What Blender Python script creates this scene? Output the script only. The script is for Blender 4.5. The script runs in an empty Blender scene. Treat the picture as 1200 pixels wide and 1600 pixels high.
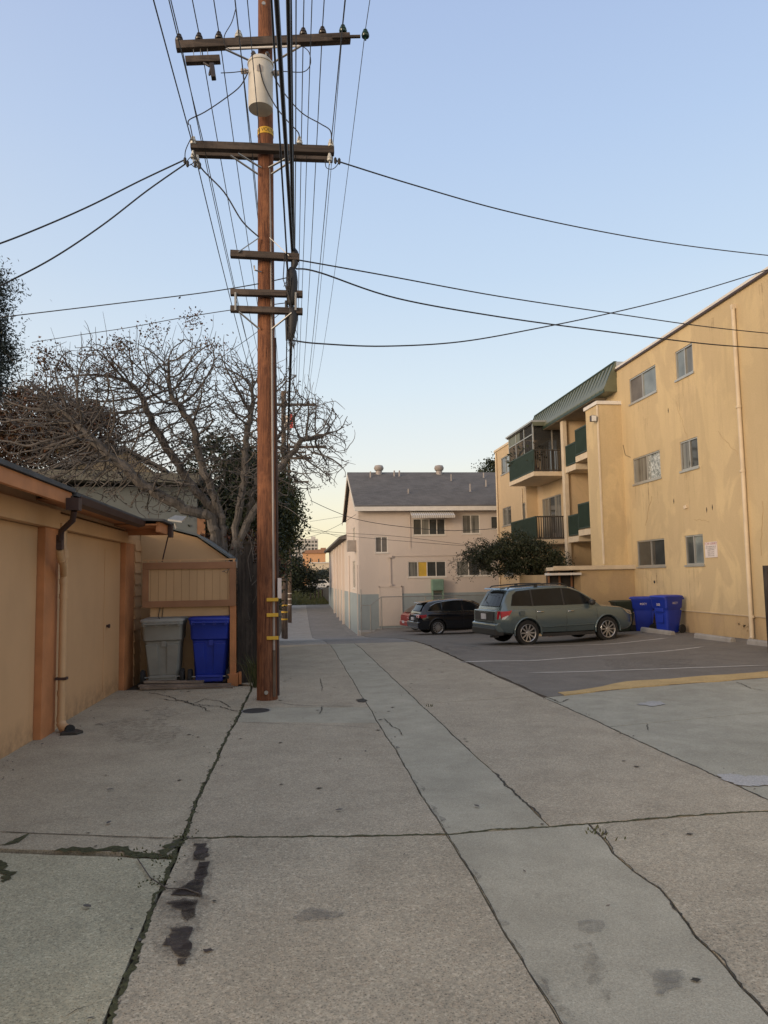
import bpy, bmesh, math, random
import numpy as np
from mathutils import Vector, Matrix, Euler
PI=math.pi
random.seed(7); np.random.seed(7)
scene=bpy.context.scene
col=scene.collection
# ---------------------------------------------------------------- camera maths
SKY_N=.02;SKY_G=.9;SUN_E=2.2;EXPO=0.15
H=1.6;F=1150.0
PSI=math.radians(6.95);TH=math.radians(5.1);RO=math.radians(1.0)
D=Vector((math.sin(PSI)*math.cos(TH),math.cos(PSI)*math.cos(TH),math.sin(TH)))
r0=Vector((math.cos(PSI),-math.sin(PSI),0));u0=r0.cross(D)
R=math.cos(RO)*r0-math.sin(RO)*u0
U=math.cos(RO)*u0+math.sin(RO)*r0
def ray(px,py):
    return D+R*((px-600)/F)+U*((800-py)/F)
def aY(a,b,Y):
    r=ray(a,b);t=Y/r.y;return Vector((r.x*t,Y,H+r.z*t))
def aX(a,b,X):
    r=ray(a,b);t=X/r.x;return Vector((X,r.y*t,H+r.z*t))
PR=[(-50,0),(0,0),(20,-.19),(25,-.45),(30,-.83),(38,-1.45),(46,-2.0),(55,-2.1),(65,-1.9),(84,-1.4),(110,-.3),(130,0),(5000,0)]
PW=[(0,0),(14,-.14),(18,-.2),(22,-.25),(30,-.6),(40,-1.2),(46,-1.4),(60,-1.4),(84,-1.2),(130,0)]
PL=[(0,0),(12,-.12),(16,-.24),(21,-.42),(26,-.65),(32,-1.0),(38,-1.25),(45,-1.45),(60,-1.5),(84,-1.2),(130,0)]
def itp(P,t):
    if t<=P[0][0]:return P[0][1]
    for (a,b),(c,d) in zip(P,P[1:]):
        if t<=c:return b+(d-b)*(t-a)/(c-a)
    return P[-1][1]
def sm(a,b,t):
    s=max(0,min(1,(t-a)/(b-a)));return s*s*(3-2*s)
def zg(x,y):
    z=(itp(PR,y-1.2)+itp(PR,y)+itp(PR,y+1.2))/3
    s=sm(3.35,5.2,x)
    if s>0: z=z+(itp(PL,y)-z)*s
    s=sm(8.3,11.5,x)
    if s>0: z=z+(itp(PW,y)-z)*s
    s=sm(-.5,-3,x)*sm(14,30,y) if x<-.5 else 0
    if s>0: z=z+(-.3*sm(14,30,y)*(1-sm(80,130,y))-z)*s
    return z
def gnd(a,b):
    r=ray(a,b);t=1.5
    while t<400 and H+r.z*t>=zg(r.x*t,r.y*t): t*=1.01
    lo,hi=t/1.01,t
    for _ in range(30):
        m=(lo+hi)/2
        if H+r.z*m<zg(r.x*m,r.y*m):hi=m
        else:lo=m
    return Vector((r.x*hi,r.y*hi,H+r.z*hi))
# ---------------------------------------------------------------- tagging
def tag(o,label=None,cat=None,group=None,kind=None):
    if label:o['label']=label
    if cat:o['category']=cat
    if group:o['group']=group
    if kind:o['kind']=kind
    return o
def thing(name,label,cat,loc=(0,0,0),group=None):
    o=bpy.data.objects.new(name,None);col.objects.link(o);o.location=loc
    o.empty_display_size=.2
    return tag(o,label,cat,group)
def copy_tree(o,parent=None):
    c=o.copy();col.objects.link(c);c.parent=parent
    for ch in [q for q in bpy.data.objects if q.parent==o]: copy_tree(ch,c)
    return c
def offs(p):
    v=Vector((0,0,0))
    while p is not None: v+=p.location;p=p.parent
    return v
# ---------------------------------------------------------------- mesh builder
class MB:
    def __init__(s): s.v=[];s.f=[]
    def add(s,vs,fs):
        n=len(s.v);s.v+=[tuple(v) for v in vs];s.f+=[tuple(i+n for i in f) for f in fs];return s
    def box(s,x0,x1,y0,y1,z0,z1):
        x0,x1=min(x0,x1),max(x0,x1);y0,y1=min(y0,y1),max(y0,y1);z0,z1=min(z0,z1),max(z0,z1)
        return s.add([(x0,y0,z0),(x1,y0,z0),(x1,y1,z0),(x0,y1,z0),(x0,y0,z1),(x1,y0,z1),(x1,y1,z1),(x0,y1,z1)],
          [(3,2,1,0),(4,5,6,7),(0,1,5,4),(1,2,6,5),(2,3,7,6),(3,0,4,7)])
    def beam(s,a,b,w,h,up=(0,0,1)):
        a=Vector(a);b=Vector(b);d=(b-a).normalized();up=Vector(up)
        if abs(d.dot(up))>.99: up=Vector((0,1,0))
        r=d.cross(up).normalized();u=r.cross(d)
        vs=[p+r*(w/2*i)+u*(h/2*j) for p in (a,b) for i,j in ((-1,-1),(1,-1),(1,1),(-1,1))]
        return s.add(vs,[(0,1,2,3),(7,6,5,4),(0,4,5,1),(1,5,6,2),(2,6,7,3),(3,7,4,0)])
    def tube(s,pts,r,n=8,caps=True):
        pts=[Vector(p) for p in pts]
        rs=r if isinstance(r,(list,tuple)) else [r]*len(pts)
        base=len(s.v);ref=None
        for i,p in enumerate(pts):
            d=(pts[min(i+1,len(pts)-1)]-pts[max(i-1,0)]).normalized()
            if ref is None:
                ref=Vector((0,0,1)) if abs(d.z)<.9 else Vector((1,0,0))
            a=(ref-d*ref.dot(d)).normalized();ref=a;b=d.cross(a)
            for k in range(n):
                t=2*PI*k/n;s.v.append(tuple(p+a*(math.cos(t)*rs[i])+b*(math.sin(t)*rs[i])))
        for i in range(len(pts)-1):
            for k in range(n):
                q=base+i*n;s.f.append((q+k,q+(k+1)%n,q+n+(k+1)%n,q+n+k))
        if caps:
            s.f.append(tuple(base+k for k in range(n))[::-1]);q=base+(len(pts)-1)*n;s.f.append(tuple(q+k for k in range(n)))
        return s
    def lathe(s,c,prof,axis='z',n=20,caps=True):
        c=Vector(c);base=len(s.v);m=len(prof)
        for (r,h) in prof:
            for k in range(n):
                t=2*PI*k/n;a,b=r*math.cos(t),r*math.sin(t)
                p={'z':(a,b,h),'x':(h,a,b),'y':(a,h,b)}[axis]
                s.v.append(tuple(c+Vector(p)))
        for i in range(m-1):
            for k in range(n):
                q=base+i*n;s.f.append((q+k,q+(k+1)%n,q+n+(k+1)%n,q+n+k))
        if caps: s.f.append(tuple(base+k for k in range(n))[::-1]);s.f.append(tuple(base+(m-1)*n+k for k in range(n)))
        return s
    def prism(s,poly,ext,axis='y'):
        # poly 2-D list, extruded along axis from ext[0] to ext[1]
        n=len(poly)
        def P(a,b,e): return {'y':(a,e,b),'x':(e,a,b),'z':(a,b,e)}[axis]
        vs=[P(a,b,ext[0]) for a,b in poly]+[P(a,b,ext[1]) for a,b in poly]
        return s.add(vs,[tuple(range(n)),tuple(range(2*n-1,n-1,-1))]+[(i,i+n,(i+1)%n+n,(i+1)%n) for i in range(n)])
    def build(s,name,mat,parent=None,smooth=None,bev=0,recalc=True,loc=None):
        off=offs(parent)
        L=Vector(loc) if loc is not None else Vector((0,0,0))
        o_=off+L
        me=bpy.data.meshes.new(name)
        me.from_pydata([(v[0]-o_.x,v[1]-o_.y,v[2]-o_.z) for v in s.v],[],s.f)
        if recalc or bev:
            bm=bmesh.new();bm.from_mesh(me)
            bmesh.ops.recalc_face_normals(bm,faces=bm.faces)
            if bev:
                bmesh.ops.bevel(bm,geom=[e for e in bm.edges if len(e.link_faces)==2 and e.calc_face_angle(0)>.5],offset=bev,segments=2,affect='EDGES',profile=.6)
            bm.to_mesh(me);bm.free()
        if smooth:
            for p in me.polygons:p.use_smooth=True
            me.set_sharp_from_angle(angle=math.radians(smooth if smooth>1 else 35))
        me.materials.append(mat)
        o=bpy.data.objects.new(name,me);col.objects.link(o)
        o.parent=parent;o.location=L
        return o
def sub(name,loc,parent):
    o=bpy.data.objects.new(name,None);col.objects.link(o);o.parent=parent;o.location=loc;return o
# ---------------------------------------------------------------- materials
def lin(r,g,b):
    f=lambda c:((c/255+.055)/1.055)**2.4 if c>10 else c/255/12.92
    return (f(r),f(g),f(b),1)
def newmat(name):
    m=bpy.data.materials.new(name);m.use_nodes=True
    nt=m.node_tree;b=nt.nodes['Principled BSDF'];return m,nt,b
class N:
    def __init__(s,nt):
        s.nt=nt;tc=nt.nodes.new('ShaderNodeTexCoord');s.co=tc.outputs['Object']
    def map(s,scale=(1,1,1),loc=(0,0,0),rot=(0,0,0)):
        m=s.nt.nodes.new('ShaderNodeMapping');m.inputs['Scale'].default_value=scale;m.inputs['Location'].default_value=loc;m.inputs['Rotation'].default_value=rot
        s.nt.links.new(s.co,m.inputs[0]);return m.outputs[0]
    def noise(s,scale,detail=4,rough=.55,vec=None,dist=0):
        n=s.nt.nodes.new('ShaderNodeTexNoise');n.inputs['Scale'].default_value=scale;n.inputs['Detail'].default_value=detail;n.inputs['Roughness'].default_value=rough
        n.inputs['Distortion'].default_value=dist
        s.nt.links.new(vec or s.co,n.inputs['Vector']);return n.outputs['Fac']
    def voro(s,scale,vec=None,feat='F1'):
        n=s.nt.nodes.new('ShaderNodeTexVoronoi');n.inputs['Scale'].default_value=scale;n.feature=feat
        s.nt.links.new(vec or s.co,n.inputs['Vector']);return n
    def ramp(s,fac,stops):
        n=s.nt.nodes.new('ShaderNodeValToRGB');cr=n.color_ramp
        while len(cr.elements)<len(stops):cr.elements.new(.5)
        for e,(p,c) in zip(cr.elements,stops):
            e.position=p;e.color=c if isinstance(c,(tuple,list)) else (c,c,c,1)
        s.nt.links.new(fac,n.inputs[0]);return n.outputs[0]
    def mix(s,fac,a,b,mode='MIX'):
        n=s.nt.nodes.new('ShaderNodeMix');n.data_type='RGBA';n.blend_type=mode
        for sock,val in ((n.inputs[0],fac),(n.inputs[6],a),(n.inputs[7],b)):
            if isinstance(val,bpy.types.NodeSocket): s.nt.links.new(val,sock)
            else: sock.default_value=val
        return n.outputs[2]
    def bump(s,h,strength=.3,dist=.01,prev=None):
        n=s.nt.nodes.new('ShaderNodeBump');n.inputs['Strength'].default_value=strength;n.inputs['Distance'].default_value=dist
        s.nt.links.new(h,n.inputs['Height'])
        if prev: s.nt.links.new(prev,n.inputs['Normal'])
        return n.outputs[0]
    def L(s,a,b): s.nt.links.new(a,b)
def c4(c): return (c[0],c[1],c[2],1)
def k(c,f): return (min(1,c[0]*f),min(1,c[1]*f),min(1,c[2]*f),1)
def plain(name,c,rough=.6,metal=0,var=.12,scale=3,bump=0,spec=.5,coat=0):
    m,nt,b=newmat(name);n=N(nt)
    f=n.noise(scale,5)
    n.L(n.ramp(f,[(.3,k(c,1-var)),(.7,k(c,1+var))]),b.inputs['Base Color'])
    b.inputs['Roughness'].default_value=rough;b.inputs['Metallic'].default_value=metal
    b.inputs['Specular IOR Level'].default_value=spec;b.inputs['Coat Weight'].default_value=coat
    if bump: n.L(n.bump(n.noise(scale*12,4),bump,.01),b.inputs['Normal'])
    return m
def concrete(name,c,stain=.25,agg=.5,warm=None,aggscale=95,tyre=None):
    m,nt,b=newmat(name);n=N(nt)
    big=n.noise(.55,7,.62);mid=n.noise(3.2,6,.6);fine=n.noise(120,4,.8)
    base=n.mix(n.ramp(big,[(.35,0.),(.68,1.)]),k(c,1-stain),k(warm or c,1+stain*.55))
    base=n.mix(.55,base,n.ramp(mid,[(.3,k(c,.78)),(.7,k(c,1.18))]))
    base=n.mix(n.ramp(n.noise(1.3,9,.72,dist=1.2),[(.56,0.),(.72,.55)]),base,k(c,.62))
    v=n.voro(aggscale)
    pit=n.ramp(v.outputs['Distance'],[(.0,1.),(.38,.0)])
    sel=n.ramp(n.noise(70,2),[(.42,0.),(.50,1.)])
    pm=n.mix(1.0,pit,sel,'MULTIPLY')
    base=n.mix(agg,base,n.mix(1.0,base,n.ramp(fine,[(.32,(.42,.42,.42,1)),(.68,(1.50,1.48,1.46,1))]),'MULTIPLY'))
    # aggregate stones tinted
    vs_=nt.nodes.new('ShaderNodeSeparateXYZ');nt.links.new(v.outputs['Color'],vs_.inputs[0])
    hue=n.mix(agg*.45,base,n.ramp(vs_.outputs[0],[(.0,k(c,.55)),(.45,k(c,.95)),(.8,(c[0]*1.12,c[1]*1.0,c[2]*.92,1)),(1.,k(c,1.6))]))
    dk=n.mix(pm,hue,k(c,.12))
    out=n.mix(agg*1.0,hue,dk)
    v3=n.voro(19);hole=n.mix(1.0,n.ramp(v3.outputs['Distance'],[(.05,1.),(.14,0.)]),n.ramp(n.noise(2.3,3),[(.45,0.),(.55,1.)]),'MULTIPLY')
    out=n.mix(n.mix(1.0,hole,(agg*.7,)*3+(1,),'MULTIPLY'),out,k(c,.4))
    out=n.mix(1.0,out,n.ramp(n.noise(1.7,8,.7,dist=.5),[(.3,(.86,.85,.84,1)),(.7,(1.1,1.1,1.1,1))]),'MULTIPLY')
    if tyre:
        for (x0,w,s) in tyre:
            sp=nt.nodes.new('ShaderNodeSeparateXYZ');nt.links.new(n.co,sp.inputs[0])
            a=nt.nodes.new('ShaderNodeMath');a.operation='SUBTRACT';nt.links.new(sp.outputs[0],a.inputs[0]);a.inputs[1].default_value=x0
            a2=nt.nodes.new('ShaderNodeMath');a2.operation='ABSOLUTE';nt.links.new(a.outputs[0],a2.inputs[0])
            msk=n.ramp(a2.outputs[0],[(0,s),(w,0.)])
            out=n.mix(n.mix(1.0,msk,n.ramp(n.noise(2,6),[(.3,.2),(.7,1.)]),'MULTIPLY'),out,k(c,.55))
    n.L(out,b.inputs['Base Color'])
    b.inputs['Roughness'].default_value=.9;b.inputs['Specular IOR Level'].default_value=.25
    bm=n.bump(fine,.35*agg+.1,.006);bm=n.bump(pit,.3*agg,.004,bm);n.L(bm,b.inputs['Normal'])
    return m
def stucco(name,c,c2,patch=.5,seed=0,streak=.35):
    m,nt,b=newmat(name);n=N(nt)
    vec=n.map((1,.9,.55),(seed,seed,0))
    p=n.noise(.9,5,.55,vec,.7)
    base=n.mix(n.ramp(p,[(.44,0.),(.50,1.)]),c4(c),c4(c2))
    p2=n.noise(.35,4,.5,n.map((1,1,.5),(9,3,4)))
    base=n.mix(n.ramp(p2,[(.4,0.),(.62,patch)]),base,k(c,.86))
    p3=n.noise(2.2,5,.6,n.map((1.3,1.3,.7),(3,1,7)),.2)
    base=n.mix(n.ramp(p3,[(.53,0.),(.58,patch*.8)]),base,k(c2,1.06))
    st=n.noise(3.5,6,.65,n.map((1,1,.07)))
    base=n.mix(n.ramp(st,[(.52,0.),(.75,streak)]),base,k(c2,.72))
    base=n.mix(1.0,base,n.ramp(n.noise(26,6,.7),[(.3,(.93,.93,.93,1)),(.7,(1.06,1.06,1.06,1))]),'MULTIPLY')
    n.L(base,b.inputs['Base Color']);b.inputs['Roughness'].default_value=.92;b.inputs['Specular IOR Level'].default_value=.2
    n.L(n.bump(n.noise(55,5,.7),.35,.006),b.inputs['Normal'])
    return m
def wood(name,c,c2,along='z',rough=.8,scale=9,str_=.5,dark=.35):
    m,nt,b=newmat(name);n=N(nt)
    sc={'z':(1,1,.06),'x':(.06,1,1),'y':(1,.06,1)}[along]
    g=n.noise(scale*2.2,8,.7,n.map(sc),.6)
    base=n.ramp(g,[(.28,k(c2,dark)),(.45,c4(c2)),(.62,c4(c)),(.8,k(c,1.25))])
    base=n.mix(n.ramp(n.noise(1.1,5),[(.35,0.),(.7,.5)]),base,c4(c2))
    ck=n.noise(scale*3.2,6,.75,n.map({'z':(1,1,.025),'x':(.025,1,1),'y':(1,.025,1)}[along],(4,2,9)),.3)
    base=n.mix(n.ramp(ck,[(.60,0.),(.67,.85)]),base,k(c2,.3))
    base=n.mix(n.ramp(n.noise(2.6,6,.7,n.map((1,1,.5),(7,7,1))),[(.52,0.),(.62,.45)]),base,k(c,1.35))
    n.L(base,b.inputs['Base Color']);b.inputs['Roughness'].default_value=rough;b.inputs['Specular IOR Level'].default_value=.25
    n.L(n.bump(g,str_,.01),b.inputs['Normal']);return m
def leafmat(name,ca,cb,cc=None):
    m,nt,b=newmat(name);n=N(nt)
    g=nt.nodes.new('ShaderNodeNewGeometry')
    st=[(0,c4(ca)),(.6,c4(cb))]+([(.97,c4(cc))] if cc else [])
    base=n.ramp(g.outputs['Random Per Island'],st)
    base=n.mix(n.ramp(n.noise(1.4,4),[(.35,0.),(.65,.55)]),base,k(ca,.6))
    n.L(base,b.inputs['Base Color']);b.inputs['Roughness'].default_value=.55;b.inputs['Specular IOR Level'].default_value=.3
    return m
def glassmat(name,c,rough=.08,curt=0,axis='y'):
    m,nt,b=newmat(name);n=N(nt)
    base=n.ramp(n.noise(1.5,3),[(.3,k(c,.7)),(.7,k(c,1.3))])
    if curt:
        st=n.noise(7,2,.5,n.map((1,1,.03)))
        base=n.mix(n.ramp(st,[(.4,0.),(.6,curt)]),base,k(c,2.4))
    n.L(base,b.inputs['Base Color']);b.inputs['Roughness'].default_value=rough;b.inputs['IOR'].default_value=1.5
    return m
def boards(name,c,c2,axis,period,gap=.03):
    # grooved boards: grooves take the second colour and a bump
    m,nt,b=newmat(name);n=N(nt)
    sp=nt.nodes.new('ShaderNodeSeparateXYZ');nt.links.new(n.co,sp.inputs[0])
    d=nt.nodes.new('ShaderNodeMath');d.operation='DIVIDE';nt.links.new(sp.outputs['XYZ'.index(axis.upper())],d.inputs[0]);d.inputs[1].default_value=period
    f=nt.nodes.new('ShaderNodeMath');f.operation='FRACT';nt.links.new(d.outputs[0],f.inputs[0])
    g=n.ramp(f.outputs[0],[(0,0.),(gap,1.)])
    base=n.ramp(n.noise(2.5,6,.6,n.map((1,1,.3))),[(.3,k(c,.9)),(.7,k(c,1.08))])
    base=n.mix(g,c4(c2),base)
    n.L(base,b.inputs['Base Color']);b.inputs['Roughness'].default_value=.7
    n.L(n.bump(g,.6,.01),b.inputs['Normal']);return m
def soft(name,c,lo,hi,scale=9,amount=.8):
    m=plain(name,c,.85,var=.2,scale=7);nt=m.node_tree;n=N(nt)
    a=n.ramp(n.noise(scale,7,.7),[(lo,0.),(hi,amount)]);nt.links.new(a,nt.nodes['Principled BSDF'].inputs['Alpha']);return m
M={}
M['conc_brown']=concrete('exposed_aggregate_concrete',(.440,.392,.305),.28,1.0)
M['conc_brown_near']=concrete('worn_aggregate_concrete',(.440,.394,.305),.25,1.0,aggscale=80)
M['conc_grey']=concrete('smooth_grey_concrete',(.425,.402,.322),.2,.55,aggscale=150)
M['conc_apron']=concrete('apron_concrete',(.445,.400,.308),.34,.9)
M['conc_green']=concrete('old_mossy_concrete',(.450,.430,.318),.3,.95,aggscale=85)
M['conc_lot']=concrete('lot_concrete',(.405,.390,.318),.28,.55)
M['conc_far']=concrete('far_alley_concrete',(.36,.345,.32),.2,.3)
M['conc_far2']=concrete('far_alley_patch',(.25,.24,.23),.2,.3)
M['asphalt']=concrete('asphalt',(.215,.200,.178),.35,.8,aggscale=110)
M['dirt']=plain('dirt',(.07,.06,.045),.95,var=.35,scale=2,bump=.5)
M['crack']=plain('crack_dirt',(.055,.050,.040),.95,var=.3,scale=8)
M['moss']=plain('moss',(.070,.074,.032),.95,var=.6,scale=45,bump=.8)
M['oil']=plain('oil_stain',(.050,.036,.030),.75,var=.25,scale=9)
M['stain']=plain('grey_stain',(.17,.17,.165),.85,var=.2,scale=7)
M['oil_fringe']=soft('oil_fringe',(.08,.06,.05),.42,.62,16,.3)
M['stain_soft']=soft('soft_stain',(.16,.155,.145),.35,.65,10,.55)
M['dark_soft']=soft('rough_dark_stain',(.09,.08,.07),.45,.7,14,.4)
M['whitepaint']=concrete('worn_white_paint',(.62,.60,.56),.35,1.0)
M['whitepatch']=concrete('white_patch',(.46,.46,.45),.25,.7)
M['yellow']=concrete('yellow_curb_paint',(.58,.42,.20),.35,.9)
M['iron']=plain('cast_iron',(.05,.048,.045),.6,.4)
M['stucco']=stucco('yellow_stucco',(.615,.485,.285),(.525,.412,.25),.55)
M['stucco_low']=stucco('lower_stucco',(.50,.37,.21),(.44,.325,.195),.6,5)
M['stucco_trim']=plain('cream_trim',(.62,.52,.38),.8,var=.1)
M['stucco_pale']=stucco('pale_stucco',(.60,.46,.29),(.54,.42,.27),.3,2,.15)
M['pink']=stucco('pink_stucco',(.62,.545,.485),(.60,.53,.475),.12,3,.12)
M['bluebase']=stucco('grey_blue_paint',(.31,.36,.375),(.285,.335,.35),.3,8,.2)
M['white']=plain('white_paint',(.66,.63,.58),.6,var=.08)
M['alu']=plain('aluminium_frame',(.45,.45,.43),.4,.6,var=.08)
M['glass_painted_tree']=glassmat('painted_tree_reflection',(.14,.15,.14),.05)
_n=N(M['glass_painted_tree'].node_tree);_n.L(_n.ramp(_n.noise(9,7,.75,dist=1.5),[(.40,(.05,.055,.05,1)),(.5,(.30,.32,.30,1)),(.6,(.62,.64,.62,1))]),M['glass_painted_tree'].node_tree.nodes['Principled BSDF'].inputs['Base Color'])  # pale tree reflection painted into the pane's base colour
M['frame_dark']=plain('dark_frame',(.10,.09,.08),.5)
M['glass']=glassmat('window_glass',(.055,.06,.06),.05)
M['glass_c']=glassmat('curtained_glass',(.11,.11,.10),.12,.6)
M['glass_b']=glassmat('bright_glass',(.16,.19,.20),.03)
M['screen']=glassmat('insect_screen',(.12,.11,.10),.6)
M['glass_y']=plain('yellow_blind',(.55,.36,.05),.5,var=.1)
M['green']=plain('green_metal',(.135,.142,.092),.45,.2,var=.12)
M['rail']=plain('green_railing_paint',(.022,.045,.032),.55)
M['raildark']=plain('dark_railing_paint',(.05,.045,.04),.6)
M['dark']=plain('dark_void',(.03,.028,.025),.8)
M['soffit']=plain('soffit',(.30,.26,.20),.85)
M['shingle']=None
M['garage']=plain('tan_garage_paint',(.56,.350,.185),.62,var=.06,scale=.9)
def grimy(name,c):
    m,nt,b=newmat(name);n=N(nt)
    base=n.ramp(n.noise(1.2,6,.6),[(.3,k(c,.94)),(.7,k(c,1.05))])
    base=n.mix(n.ramp(n.noise(4,6,.7,n.map((1,1,.05))),[(.5,0.),(.8,.25)]),base,k(c,.65))
    sp=nt.nodes.new('ShaderNodeSeparateXYZ');nt.links.new(n.co,sp.inputs[0])
    lo=n.ramp(sp.outputs[2],[(0.05,.75),(.32,0.)])
    base=n.mix(n.mix(1.0,lo,n.ramp(n.noise(6,7,.7),[(.35,0.),(.65,1.)]),'MULTIPLY'),base,k(c,.42))
    base=n.mix(n.ramp(n.noise(22,6,.8),[(.66,0.),(.72,.5)]),base,k(c,.7))
    n.L(base,b.inputs['Base Color']);b.inputs['Roughness'].default_value=.65
    n.L(n.bump(n.noise(60,4),.12,.004),b.inputs['Normal']);return m
M['garage']=grimy('tan_garage_paint',(.56,.350,.185))
M['drip']=soft('drip_stain',(.30,.22,.13),.4,.75,4,.3)
M['bugscreen']=soft('dark_bug_screen',(.03,.03,.028),.0,.01,5,.62)
M['tan_wall']=plain('tan_wall_paint',(.50,.335,.185),.75,var=.1,scale=1.5)
M['orange']=plain('brown_orange_trim',(.46,.195,.08),.65,var=.18,scale=3)
M['brown']=plain('brown_trim',(.29,.145,.075),.65,var=.15)
M['panel']=boards('tan_boards',(.50,.33,.18),(.27,.17,.09),'x',.125,.05)
M['gutter']=plain('dark_gutter',(.055,.032,.03),.5,.2)
M['tar']=plain('tar_roof',(.075,.078,.082),.9,var=.25,bump=.3)
M['pipe']=plain('tan_pipe',(.53,.335,.18),.5,var=.1)
M['pole']=wood('pole_wood',(.27,.115,.055),(.125,.052,.03),'z',.8,24,1.0,.22)
M['pole_grey']=wood('grey_pole_wood',(.16,.12,.09),(.09,.065,.05),'z')
M['arm']=wood('cross_arm_wood',(.105,.082,.068),(.055,.045,.04),'x')
M['fence']=wood('fence_wood',(.062,.052,.045),(.03,.026,.024),'z',.85,7)
M['plank']=wood('plank_wood',(.30,.24,.19),(.16,.125,.10),'x',.85,7)
M['galv']=plain('galvanised_steel',(.34,.34,.33),.5,.7)
M['conduit']=plain('grey_conduit',(.30,.27,.25),.5)
M['trans']=plain('transformer_paint',(.52,.50,.45),.5,var=.1,scale=5)
M['wire']=plain('cable_black',(.018,.018,.02),.6)
M['wire_thin']=plain('weathered_wire',(.06,.062,.065),.6)
M['insul']=plain('dark_insulator',(.035,.028,.028),.25)
M['insul_w']=plain('white_insulator',(.55,.55,.52),.3)
M['insul_g']=plain('green_insulator',(.012,.05,.038),.2)
M['yel_tag']=plain('yellow_tag',(.62,.38,.04),.6)
M['black']=plain('black_print',(.02,.02,.02),.6)
M['red_print']=plain('red_print',(.30,.03,.05),.6)
M['sign']=plain('sign_white',(.68,.62,.60),.6,var=.05)
M['bin_blue']=plain('blue_bin_plastic',(.012,.035,.34),.42,var=.12,scale=4)
M['bin_grey']=plain('grey_bin_plastic',(.25,.25,.23),.55,var=.12,scale=4)
M['bin_lid']=plain('grey_lid_plastic',(.32,.32,.30),.5,var=.12,scale=4)
M['bin_dark']=plain('dark_bin_plastic',(.035,.045,.03),.5)
M['rubber']=plain('rubber',(.018,.018,.018),.8)
M['suv']=plain('green_grey_car_paint',(.125,.172,.192),.26,.5,var=.04,scale=1,coat=.8)
M['blackcar']=plain('black_car_paint',(.008,.010,.016),.22,.2,var=.05,coat=.8)
M['redcar']=plain('red_car_paint',(.33,.018,.02),.3,.2,var=.05,coat=.8)
M['carglass']=glassmat('car_glass',(.012,.015,.018),.04);M['carglass'].node_tree.nodes['Principled BSDF'].inputs['Specular IOR Level'].default_value=.3
M['carplastic']=plain('car_plastic',(.03,.03,.031),.55)
M['chrome']=plain('chrome',(.62,.62,.62),.18,1.0,var=.03)
M['rim']=plain('alloy_rim',(.55,.55,.56),.3,.8,var=.05)
M['taillight']=plain('tail_light_red',(.42,.015,.03),.15,var=.1,coat=1)
M['lens']=plain('clear_lens',(.55,.55,.54),.12,var=.05,coat=1)
M['headlight']=plain('headlight_lens',(.50,.42,.30),.12,var=.05,coat=1)
M['plate']=plain('licence_plate',(.55,.56,.60),.5)
M['bark']=wood('grey_bark',(.165,.150,.138),(.085,.077,.07),'z',.9,6)
M['twig']=plain('twig_bark',(.105,.095,.088),.9,var=.25,scale=5)
M['leaf_ivy']=leafmat('ivy_leaves',(.028,.042,.018),(.070,.088,.032),(.18,.17,.06))
M['leaf_dark']=leafmat('dark_leaves',(.014,.022,.012),(.035,.048,.022))
M['leaf_euc']=leafmat('eucalyptus_leaves',(.025,.034,.028),(.055,.068,.055))
M['leaf_red']=leafmat('bronze_leaves',(.06,.028,.014),(.12,.055,.028),(.07,.06,.025))
M['leaf_shrub']=leafmat('tree_leaves',(.025,.034,.016),(.055,.07,.032),(.09,.085,.05))
M['leaf_burg']=leafmat('burgundy_leaves',(.05,.018,.022),(.12,.055,.03),(.10,.10,.03))
M['pods']=plain('seed_pods',(.03,.024,.02),.9)
M['grass']=leafmat('grass_blades',(.035,.048,.015),(.07,.082,.028),(.12,.11,.05))
M['grassbase']=plain('grass_base',(.045,.052,.022),.95,var=.35,scale=.6,bump=.5)
M['house_green']=plain('grey_green_siding',(.13,.152,.162),.85,var=.08)
M['hirise']=plain('pale_concrete',(.50,.47,.43),.8)
M['orangeb']=plain('orange_stucco',(.62,.34,.17),.85)
M['creamb']=plain('cream_wall',(.62,.52,.38),.85)
M['tile']=plain('tile_roof',(.32,.17,.10),.85)
M['palm']=leafmat('palm_leaves',(.05,.06,.02),(.13,.12,.04))
M['cooler']=plain('green_cooler_paint',(.20,.32,.25),.6)
M['awning']=boards('striped_awning',(.62,.60,.56),(.22,.20,.19),'x',.13,.5)
M['flag']=plain('red_flag',(.6,.07,.05),.7)
def shingle():
    m,nt,b=newmat('asphalt_shingles');n=N(nt)
    br=nt.nodes.new('ShaderNodeTexBrick');nt.links.new(n.map((1,1,1),(0,0,0),(math.radians(0),0,0)),br.inputs[0])
    br.inputs['Scale'].default_value=1.0;br.inputs['Brick Width'].default_value=.33;br.inputs['Row Height'].default_value=.17
    br.inputs['Mortar Size'].default_value=.008
    br.inputs['Color1'].default_value=(.10,.094,.09,1);br.inputs['Color2'].default_value=(.155,.147,.14,1);br.inputs['Mortar'].default_value=(.06,.056,.054,1)
    base=n.mix(.5,br.outputs[0],n.ramp(n.noise(1.2,6),[(.3,(.095,.09,.085,1)),(.7,(.16,.15,.145,1))]))
    n.L(base,b.inputs['Base Color']);b.inputs['Roughness'].default_value=.95
    n.L(n.bump(n.noise(40,4),.4,.01),b.inputs['Normal']);return m
M['shingle']=shingle()
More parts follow.
